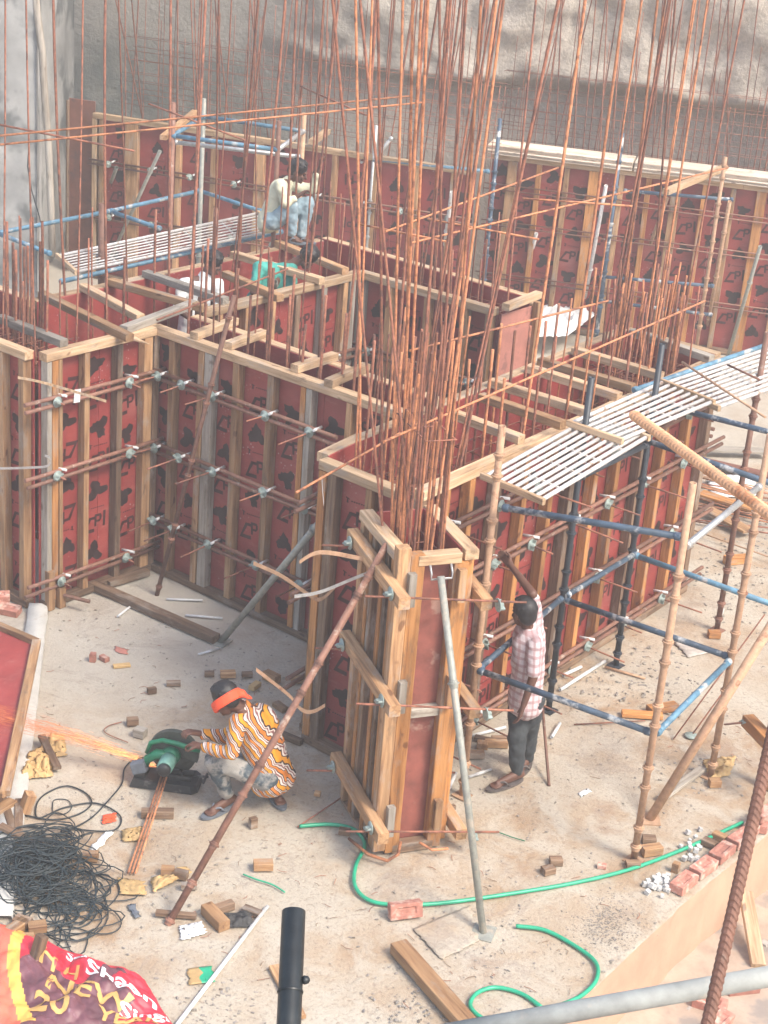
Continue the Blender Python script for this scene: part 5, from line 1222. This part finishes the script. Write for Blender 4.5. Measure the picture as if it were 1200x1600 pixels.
# bricks
def brick_mesh():
    b = MB(); L_, W_, H_ = .115, .055, .035
    o = [(-L_, -W_), (L_, -W_), (L_, W_), (-L_, W_)]; i_ = [(-L_*.62, -W_*.5), (L_*.62, -W_*.5), (L_*.62, W_*.5), (-L_*.62, W_*.5)]; k = [(x*.9, y*.8) for x, y in i_]
    vs = [(x, y, -H_) for x, y in o]+[(x, y, H_) for x, y in o]+[(x, y, H_) for x, y in i_]+[(x, y, H_-.012) for x, y in k]
    fs = [(3, 2, 1, 0)]+[(i, (i+1) % 4, (i+1) % 4+4, i+4) for i in range(4)]+[(4+i, 4+(i+1) % 4, 8+(i+1) % 4, 8+i) for i in range(4)]+[(8+i, 8+(i+1) % 4, 12+(i+1) % 4, 12+i) for i in range(4)]+[(12, 13, 14, 15)]
    b.add(vs, fs); return b.mesh('brick', ['brick'])
BM = brick_mesh()
def brick(p, rz, lb, tilt=0, group='red bricks along the slab edge'):
    M = Matrix.Translation(V(p)+V((0, 0, .037))) @ Matrix.Rotation(rz, 4, 'Z') @ Matrix.Rotation(tilt, 4, 'X'); o = tag(link('brick', BM, M), lb, 'brick', group); md = o.modifiers.new('b', 'BEVEL'); md.width = .004; md.segments = 1; return o
q0, q1 = V((-4.51, 9.56, 0)), V((-4.50, 10.75, 0)); nb = ['nearest brick of the row on the slab edge', 'second brick of the edge row from the near end', 'third brick of the edge row from the near end', 'fourth brick of the edge row from the near end', 'farthest brick of the edge row']
for i in range(5): brick(q0.lerp(q1, i/4.4)+V((rnd.uniform(-.015, .015), 0, 0)), PI/2+rnd.uniform(-.06, .06), nb[i])
brick((-4.5, 10.68, 0), PI/2+.5, 'tilted brick at the far end of the edge row'); brick((-4.47, 10.72, .075), PI/2-.3, 'brick lying on top of the far end of the row', .15)
brick(G(632, 1432)+V((0, 0, .02)), 1.0, 'pinkish brick standing on edge at the bottom centre', 1.3, None); brick(G(12, 958), .4, 'red brick chunk beside the far left formwork foot', .2, None); brick(G(-5, 948)+V((0, 0, .06)), .9, 'upper red brick at the far left formwork foot', .1, None)
for u, v, a, lb in ((1110, 1565, .3, 'brick lying in the lower pit below the pipe rail'), (1160, 1540, .9, 'brick in the lower pit near the right edge'), (1125, 1595, 1.6, 'brick half hidden at the bottom right')):
    p = G(u, v, -.5); brick((p.x, p.y, -.55), a, lb, .1, None)
# white cover blocks
r2 = random.Random(8); b = MB(); b.box(-.014, -.014, 0, .014, .014, .026); SB = b.mesh('spacer', ['spacer'])
for i in range(62):
    if i < 42: u, v = r2.gauss(1030, 12), r2.gauss(1384, 7)
    else: u, v = r2.gauss(1083, 9), r2.gauss(1335, 12)
    M = Matrix.Translation(G(u, v)+V((0, 0, r2.choice((0, 0, .02))))) @ Matrix.Rotation(r2.uniform(0, 3), 4, 'Z') @ Matrix.Rotation(r2.uniform(0, .5), 4, 'X') @ Matrix.Scale(r2.uniform(.8, 1.25), 4)
    tag(link('spacer_block', SB, M), 'tiny whitish concrete cover block in the scatter beside the edge bricks', 'cover block', 'cover blocks beside the brick row')
# steel straps
def strap(uvz, w_, mat, lb):
    pts = smooth([G(*q_) if not isinstance(q_, Vector) else q_ for q_ in uvz], 6); b = MB(); vs = []
    for i, p in enumerate(pts):
        t_ = (pts[min(i+1, len(pts)-1)]-pts[max(i-1, 0)]).normalized(); n_ = t_.cross(V((0, 0, 1))).normalized()*.0025; u_ = V((0, 0, 1))*w_/2
        vs += [p+u_+n_, p-u_+n_, p-u_-n_, p+u_-n_]
    fs = [(i*4+k, i*4+(k+1) % 4, i*4+4+(k+1) % 4, i*4+4+k) for i in range(len(pts)-1) for k in range(4)]+[(0, 1, 2, 3), tuple(4*(len(pts)-1)+k for k in (3, 2, 1, 0))]
    b.add(vs, fs); return tag(link('steel_strap', b.mesh('steel_strap', [mat]), I4), lb, 'strap')
pc = V((-6.75, 8.35, 0))
strap([OP(u, v, pc, HF) for u, v in ((468, 878), (500, 863), (560, 872), (620, 886), (650, 889), (668, 872))], .03, 'tan_pipe', 'bent steel strap hooked round the top of the column')
strap([OP(u, v, pc+HF*.05, HF) for u, v in ((460, 932), (500, 925), (550, 905), (600, 885))], .025, 'galv', 'grey steel strap pointing left below the hooked one')
strap([OP(u, v, pc-V((.6, 0, 0)), HF) for u, v in ((396, 880), (440, 900), (485, 931), (502, 936), (524, 917))], .03, 'tan_pipe', 'tan steel strap with a curled end left of the narrow face')
strap([OP(u, v, pc-V((.1, .0, 0)), HF) for u, v in ((400, 1046), (450, 1085), (470, 1108), (488, 1112), (508, 1102))], .03, 'tan_pipe', 'bent steel strap behind the long brown prop')
strap([OP(u, v, (-10.6, 9.2), HF) for u, v in ((28, 590), (60, 596), (110, 610), (166, 627))], .022, 'pine_pale', 'pale lath tied across the left corner posts')
strap([OP(u, v, (-10.7, 8.9), HF) for u, v in ((-10, 732), (40, 731), (74, 728), (78, 716), (70, 712))], .02, 'galv', 'thin hooked strap at the left picture edge')
strap([OP(u, v, (-7.55, 9.0), HF) for u, v in ((503, 745), (504, 765), (506, 788))], .03, 'pvc', 'white strip hanging on the narrow face corner')
b = MB(); b.box(-.035, -.002, -.06, .035, 0, .06); M = WM[[o for o in bpy.data.objects if o.name == 'wall_shuttering'][0]] @ Matrix.Translation((.30, -.14, 1.98)) @ Matrix.Rotation(.1, 4, 'Y')
tag(link('paper_slip', b.mesh('paper_slip', ['paper']), M), 'torn white slip stuck on the far left red face', 'paper')

# crumpled sheets
def crumple(name, uv, mat, lb, cat, amp=.04, res=26, z=.004, seed=1, hf=None, mats=None, pick=None):
    P4 = [G(*q_) for q_ in uv]; b = MB(); vs = []; fs = []; n = res+1
    for j in range(n):
        for i in range(n):
            s, t_ = i/res, j/res; p = (P4[0]*(1-s)+P4[1]*s)*(1-t_)+(P4[3]*(1-s)+P4[2]*s)*t_
            q_ = V((p.x*7+seed*9, p.y*7, seed)); h = abs(noise.noise(q_))*1.2+abs(noise.noise(q_*2.3))*.6+abs(noise.noise(q_*5))*.25
            jx = 0 if hf else .02*noise.noise(V((i*.9, j*.9, seed))); e = min(1, 4*min(s, 1-s, t_, 1-t_)+.25)
            if hf: h = hf(s, t_, h)
            vs.append((p.x+jx, p.y+jx, z+amp*h*e))
    for j in range(res):
        for i in range(res): fs.append((j*n+i, j*n+i+1, (j+1)*n+i+1, (j+1)*n+i))
    b.add(vs, fs, 0, True)
    if pick:
        for k, f in enumerate(b.f): b.m[k] = pick((k % res)/res, (k//res)/res)
    me = b.mesh(name, mats or [mat]); o = tag(link(name, me, I4), lb, cat)
    sd_ = o.modifiers.new('s', 'SOLIDIFY'); sd_.thickness = .0015
    return o, P4
crumple('kraft_sack', ((44, 1178), (72, 1165), (84, 1215), (30, 1222)), 'kraft', 'crumpled yellow brown paper sack lying on the kerb', 'sack', .10, 30, seed=2)
crumple('kraft_sack', ((78, 1148), (100, 1148), (104, 1182), (74, 1185)), 'kraft', 'folded corner of yellow brown paper above the sack', 'sack', .05, 18, seed=3)
crumple('kraft_paper', ((183, 1372), (225, 1378), (228, 1400), (188, 1398)), 'kraft', 'flat torn brown paper left of the twisted piece', 'paper', .03, 16, seed=4)
crumple('kraft_paper', ((235, 1376), (290, 1358), (298, 1366), (240, 1396)), 'kraft', 'twisted torn brown paper behind the brown prop', 'paper', .07, 18, seed=5)
crumple('kraft_paper', ((190, 1298), (222, 1292), (222, 1315), (192, 1316)), 'kraft', 'small crumpled paper ball left of the cut bars', 'paper', .06, 16, seed=6)
crumple('kraft_sack', ((1098, 1190), (1150, 1182), (1140, 1212), (1110, 1222)), 'kraft', 'flattened yellow sack at the foot of the second bamboo post', 'sack', .08, 22, seed=7)
crumple('dark_rag', ((350, 1428), (392, 1428), (395, 1450), (352, 1452)), 'dark_cloth', 'dark crumpled rag beside the biggest wood block', 'rag', .07, 20, seed=8)
crumple('white_sheet', ((280, 1448), (315, 1440), (322, 1460), (283, 1470)), 'paper', 'crumpled white plastic piece left of the biggest block', 'plastic', .02, 16, seed=9)
crumple('white_sheet', ((645, 1452), (735, 1415), (750, 1470), (690, 1500)), 'slab', 'dusty flat sheet under the foot of the grey prop', 'sheet', .008, 16, seed=10)
crumple('blue_scrap', ((198, 1415), (208, 1413), (219, 1432), (212, 1436)), 'slate', 'small grey blue scrap right of the wire heap', 'scrap', .01, 6, seed=11)
crumple('paper_strip', ((160, 1275), (183, 1270), (180, 1284), (160, 1288)), 'orange_cloth', 'red printed paper strip inside the cable loop', 'paper', .01, 8, seed=12)
crumple('paper_strip', ((168, 1298), (178, 1302), (150, 1332), (138, 1328)), 'paper', 'pale folded paper strip beside the wire heap', 'paper', .01, 8, seed=13)
crumple('card_scrap', ((903, 1240), (918, 1232), (924, 1236), (908, 1247)), 'paper', 'small white card lying on the open slab', 'card', .002, 6, seed=14)
crumple('pink_scrap', ((180, 1010), (200, 1016), (198, 1024), (179, 1018)), 'pink_ply', 'small pink scrap on the left slab', 'scrap', .01, 6, seed=15)
crumple('snack_wrapper', ((292, 1515), (330, 1510), (335, 1535), (296, 1540)), 'hose', 'green and yellow wrapper beside the long white pipe', 'wrapper', .01, 8, seed=16, mats=['hose', 'kraft'], pick=lambda s, t_: 1 if s < .4 else 0)
crumple('foil_sheet', ((835, 510), (960, 500), (880, 560), (820, 560)), 'paper', 'bright reflective sheet lying past the middle pit', 'sheet', .12, 24, seed=17, z=.3)
# banner
surf('banner_red', (.60, .035, .06), .5, 0, .2, 5, .1, 1, 1); surf('banner_orange', (.78, .16, .10), .5, 0, .15, 5, .1, 1, 1); surf('banner_yellow', (.80, .45, .10), .5, 0, .15, 5, .1, 1, 1)
surf('banner_purple', (.15, .06, .075), .5, 0, .4, 6, .1, 1, 1, (.30, .22, .26), 6, .58); surf('gold_letter', (.60, .36, .12), .5, 0, .15, 8, 0, 1, 1); surf('white_letter', (.78, .78, .80), .5, 0, .05, 8, 0, 1, 1)
def pickb(s, t_):
    k = s+.25*math.sin(t_*6)*.2
    if k < .20: return 1
    if k < .27 and t_ < .7: return 2
    return 3 if (t_ > .30-.1*s+.1*math.sin(14*s) and k < .72-.30*t_+.22+.06*math.sin(17*t_)) else 0
BC = ((-40, 1395), (150, 1470), (285, 1610), (-40, 1760))
BC = ((-30, 1448), (80, 1500), (275, 1545), (290, 1660))
BC = ((-20, 1440), (225, 1535), (290, 1640), (-60, 1720))
def bfold(s, t_, h):
    return .5+.5*math.sin(9*s+5*t_+3*noise.noise(V((s*2, t_*2, 1))))*.6+.8*abs(noise.noise(V((s*4, t_*5, 6))))+.45*abs(noise.noise(V((s*9, t_*8, 2))))+.16*abs(noise.noise(V((s*19, t_*17, 2))))
bo, B4 = crumple('banner', BC, 'banner_red', 'crumpled red and purple printed banner at the bottom left', 'banner', .12, 110, seed=21, hf=bfold, mats=['banner_red', 'banner_orange', 'banner_yellow', 'banner_purple'], pick=pickb)
def bsurf(s, t_):
    p = (B4[0]*(1-s)+B4[1]*s)*(1-t_)+(B4[3]*(1-s)+B4[2]*s)*t_
    q_ = V((p.x*7+21*9, p.y*7, 21)); h = bfold(s, t_, 0); e = min(1, 4*min(s, 1-s, t_, 1-t_)+.25)
    return V((p.x, p.y, .004+.12*h*e+.007))
def btext(txt, s0, t0, ds, dt, size, mat, lb):
    cu = bpy.data.curves.new('t', 'FONT'); cu.body = txt; cu.size = 1; cu.extrude = 0; cu.offset = .022; cu.resolution_u = 3
    o = bpy.data.objects.new('t', cu); me = bpy.data.meshes.new_from_object(o); bm = bmesh.new(); bm.from_mesh(me)
    bmesh.ops.triangulate(bm, faces=bm.faces)
    for _ in range(3): bmesh.ops.subdivide_edges(bm, edges=[e for e in bm.edges if e.calc_length() > .09], cuts=1)
    for v in bm.verts:
        x, y = v.co.x*size, v.co.y*size; s, t_ = s0+x*ds[0]+y*dt[0], t0+x*ds[1]+y*dt[1]; v.co = bsurf(min(.99, max(.01, s)), min(.99, max(.01, t_)))
    m2 = bpy.data.meshes.new('lettering'); bm.to_mesh(m2); bm.free(); m2.materials.append(MATS[mat]); link('lettering', m2, I4, bo)
    bpy.data.objects.remove(o)
btext('Shaan', .60, .28, (1, .55), (.25, -1), .16, 'white_letter', '')
btext('Sea', .50, .14, (1, .3), (.2, -1), .09, 'white_letter', '')
btext('Singh', .74, .62, (1, .25), (.2, -1), .14, 'white_letter', '')
btext('NEW', .36, .42, (1, .42), (.3, -1), .19, 'gold_letter', '')
btext('H', .33, .23, (1, .42), (.3, -1), .14, 'gold_letter', ''); btext('H', .47, .27, (1, .42), (.3, -1), .12, 'gold_letter', '')
btext('YEAR', .62, .66, (.9, .35), (.3, -1), .14, 'gold_letter', '')
btext('20', .28, .58, (1, .42), (.3, -1), .19, 'gold_letter', '')
# leaning framed panel at the left
t = thing('shutter_panel', 'framed red shutter panel leaning at the left picture edge', 'panel', G(0, 1100)); zt = .32
a_, b_, c_, d_ = G(57, 1003, .42), G(8, 1240, .30), G(-260, 1150, .10), G(-170, 905, .22)
beam('frame_batten', a_, b_, .07, .05, 'pine', t); beam('frame_batten', a_, d_, .06, .05, 'pine', t); beam('frame_batten', b_, c_, .06, .05, 'pine', t)
bb = MB(); dz = V((0, 0, -.02)); bb.add([a_+dz, b_+dz, c_+dz, d_+dz, a_+dz*1.6, b_+dz*1.6, c_+dz*1.6, d_+dz*1.6], [(0, 1, 2, 3), (7, 6, 5, 4), (0, 4, 5, 1), (1, 5, 6, 2), (2, 6, 7, 3), (3, 7, 4, 0)]); link('plywood_sheet', bb.mesh('plywood_sheet', ['red_ply']), I4, t)
# far right: timber pile, sheets, loose bars on bright ground
for i in range(22):
    a = rnd.uniform(-.35, .35); p = G(rnd.uniform(1090, 1200), rnd.uniform(740, 850)); d = (HR*.9-HF*.5)*math.cos(a)+HF*math.sin(a)
    tag(rod('loose_bar', p-d*.8+V((0, 0, .03)), p+d*.8+V((0, 0, .05+rnd.uniform(0, .08))), .009, rnd.choice(('rust', 'rust_orange', 'tan_pipe')), None, 5), 'loose bar in the heap on the bright ground beyond the long block', 'rebar', 'loose bars beyond the long block')
for u0, v0, u1, v1, mt, lb in ((1095, 770, 1190, 800, 'pine_orange', 'orange plank lying beyond the long block end'), (1100, 720, 1210, 745, 'brown_ply', 'brown board at the far edge of the bright ground'), (1105, 795, 1170, 830, 'pine', 'plank among the loose bars'), (1080, 700, 1200, 705, 'grey_wood', 'thin grey plank beyond the long block')):
    timber('timber_plank', u0, v0, u1, v1, .08, .08, .16, .03, mt, lb)
crumple('white_sheet', ((1105, 745), (1175, 740), (1190, 775), (1110, 780)), 'paper', 'pinkish white sheet on the ground beyond the long block', 'sheet', .06, 16, seed=30)
crumple('grey_sheet', ((1050, 1000), (1085, 1002), (1112, 1020), (1075, 1028)), 'rubble', 'flat grey sheet scrap behind the right ledger', 'sheet', .02, 10, seed=31)

# gravel, crumbs and shavings: nobody could count them
def debris():
    r2 = random.Random(77); b = MB()
    def chip(p, s, e=1.0):
        a = r2.uniform(0, 6.28); ca, sa = math.cos(a), math.sin(a); l_, w_, h_ = s*e, s*.6, s*r2.uniform(.2, .5)
        vs = []
        for x, y, z in ((-1, -1, 0), (1, -.8, 0), (.9, 1, 0), (-1, .9, 0), (-.6, -.7, 1), (.7, -.5, .9), (.5, .6, 1), (-.7, .6, .8)):
            x, y = x*l_*r2.uniform(.8, 1.1), y*w_*r2.uniform(.8, 1.1); vs.append((p.x+x*ca-y*sa, p.y+x*sa+y*ca, p.z+z*h_-.002))
        b.add(vs, [(4, 5, 6, 7), (0, 1, 5, 4), (1, 2, 6, 5), (2, 3, 7, 6), (3, 0, 4, 7)], r2.choice((0, 0, 0, 2, 2, 1)))
    for i in range(3600):
        u, v = r2.uniform(-20, 1220), r2.uniform(930, 1620); p = G(u, v)
        if p.x > edge_x(p.y)-.03 or p.y > 9.0 and p.x < -6.9 and v < 1000 and u > 480: continue
        if noise.noise(V((p.x*.9, p.y*.9, 5))) < r2.uniform(-.5, .35): continue
        chip(p, r2.choice((.004, .005, .006, .008, .012)), r2.choice((1, 1, 1.3)))
    for cu, cv, su, sv, m_, s0 in ((945, 1440, 26, 22, 700, .006), (1010, 1060, 45, 30, 140, .018), (1080, 1210, 40, 22, 90, .015), (370, 1060, 50, 18, 60, .012), (890, 1060, 40, 20, 80, .012), (640, 1570, 35, 20, 60, .012), (30, 1400, 30, 60, 120, .015), (320, 1570, 30, 25, 60, .014), (1150, 880, 40, 50, 260, .015)):
        for i in range(m_): chip(G(r2.gauss(cu, su), r2.gauss(cv, sv)), s0*r2.uniform(.4, 1.3))
    o = link('rubble', b.mesh('rubble', ['rubble', 'rubble', 'grey_wood']), I4); o['kind'] = 'stuff'; o['label'] = 'crumbs of concrete and wood strewn over the slab'; o['category'] = 'debris'
    b = MB()
    for i in range(420):
        u, v = r2.uniform(60, 1180), r2.uniform(960, 1600); p = G(u, v)
        if p.x > edge_x(p.y)-.05 or noise.noise(V((p.x*.7, p.y*.7, 9))) < r2.uniform(-.4, .4): continue
        a = r2.uniform(0, 6.28); ln = r2.uniform(.02, .09); d = V((math.cos(a), math.sin(a), 0)); c2 = V((-d.y, d.x, 0))*r2.uniform(-.02, .02)
        b.tube([p+V((0, 0, .003)), p+d*ln*.5+c2+V((0, 0, .006)), p+d*ln+V((0, 0, .003))], .0022, 4, r2.choice((0, 1)), cap=False)
    o = link('twigs', b.mesh('twigs', ['old_wood', 'rust']), I4); o['kind'] = 'stuff'; o['label'] = 'wire ends and twigs strewn over the slab'; o['category'] = 'debris'
    b = MB()
    for i in range(500):
        p = V((r2.uniform(-4.2, -1.5), r2.uniform(6, 11.5), -.56)); s = r2.uniform(.015, .05); chip(p, s)
    o = link('lower_rubble', b.mesh('lower_rubble', ['rubble', 'rubble', 'rubble']), I4); o['kind'] = 'stuff'; o['label'] = 'broken concrete lumps on the lower floor at right'; o['category'] = 'debris'
debris()
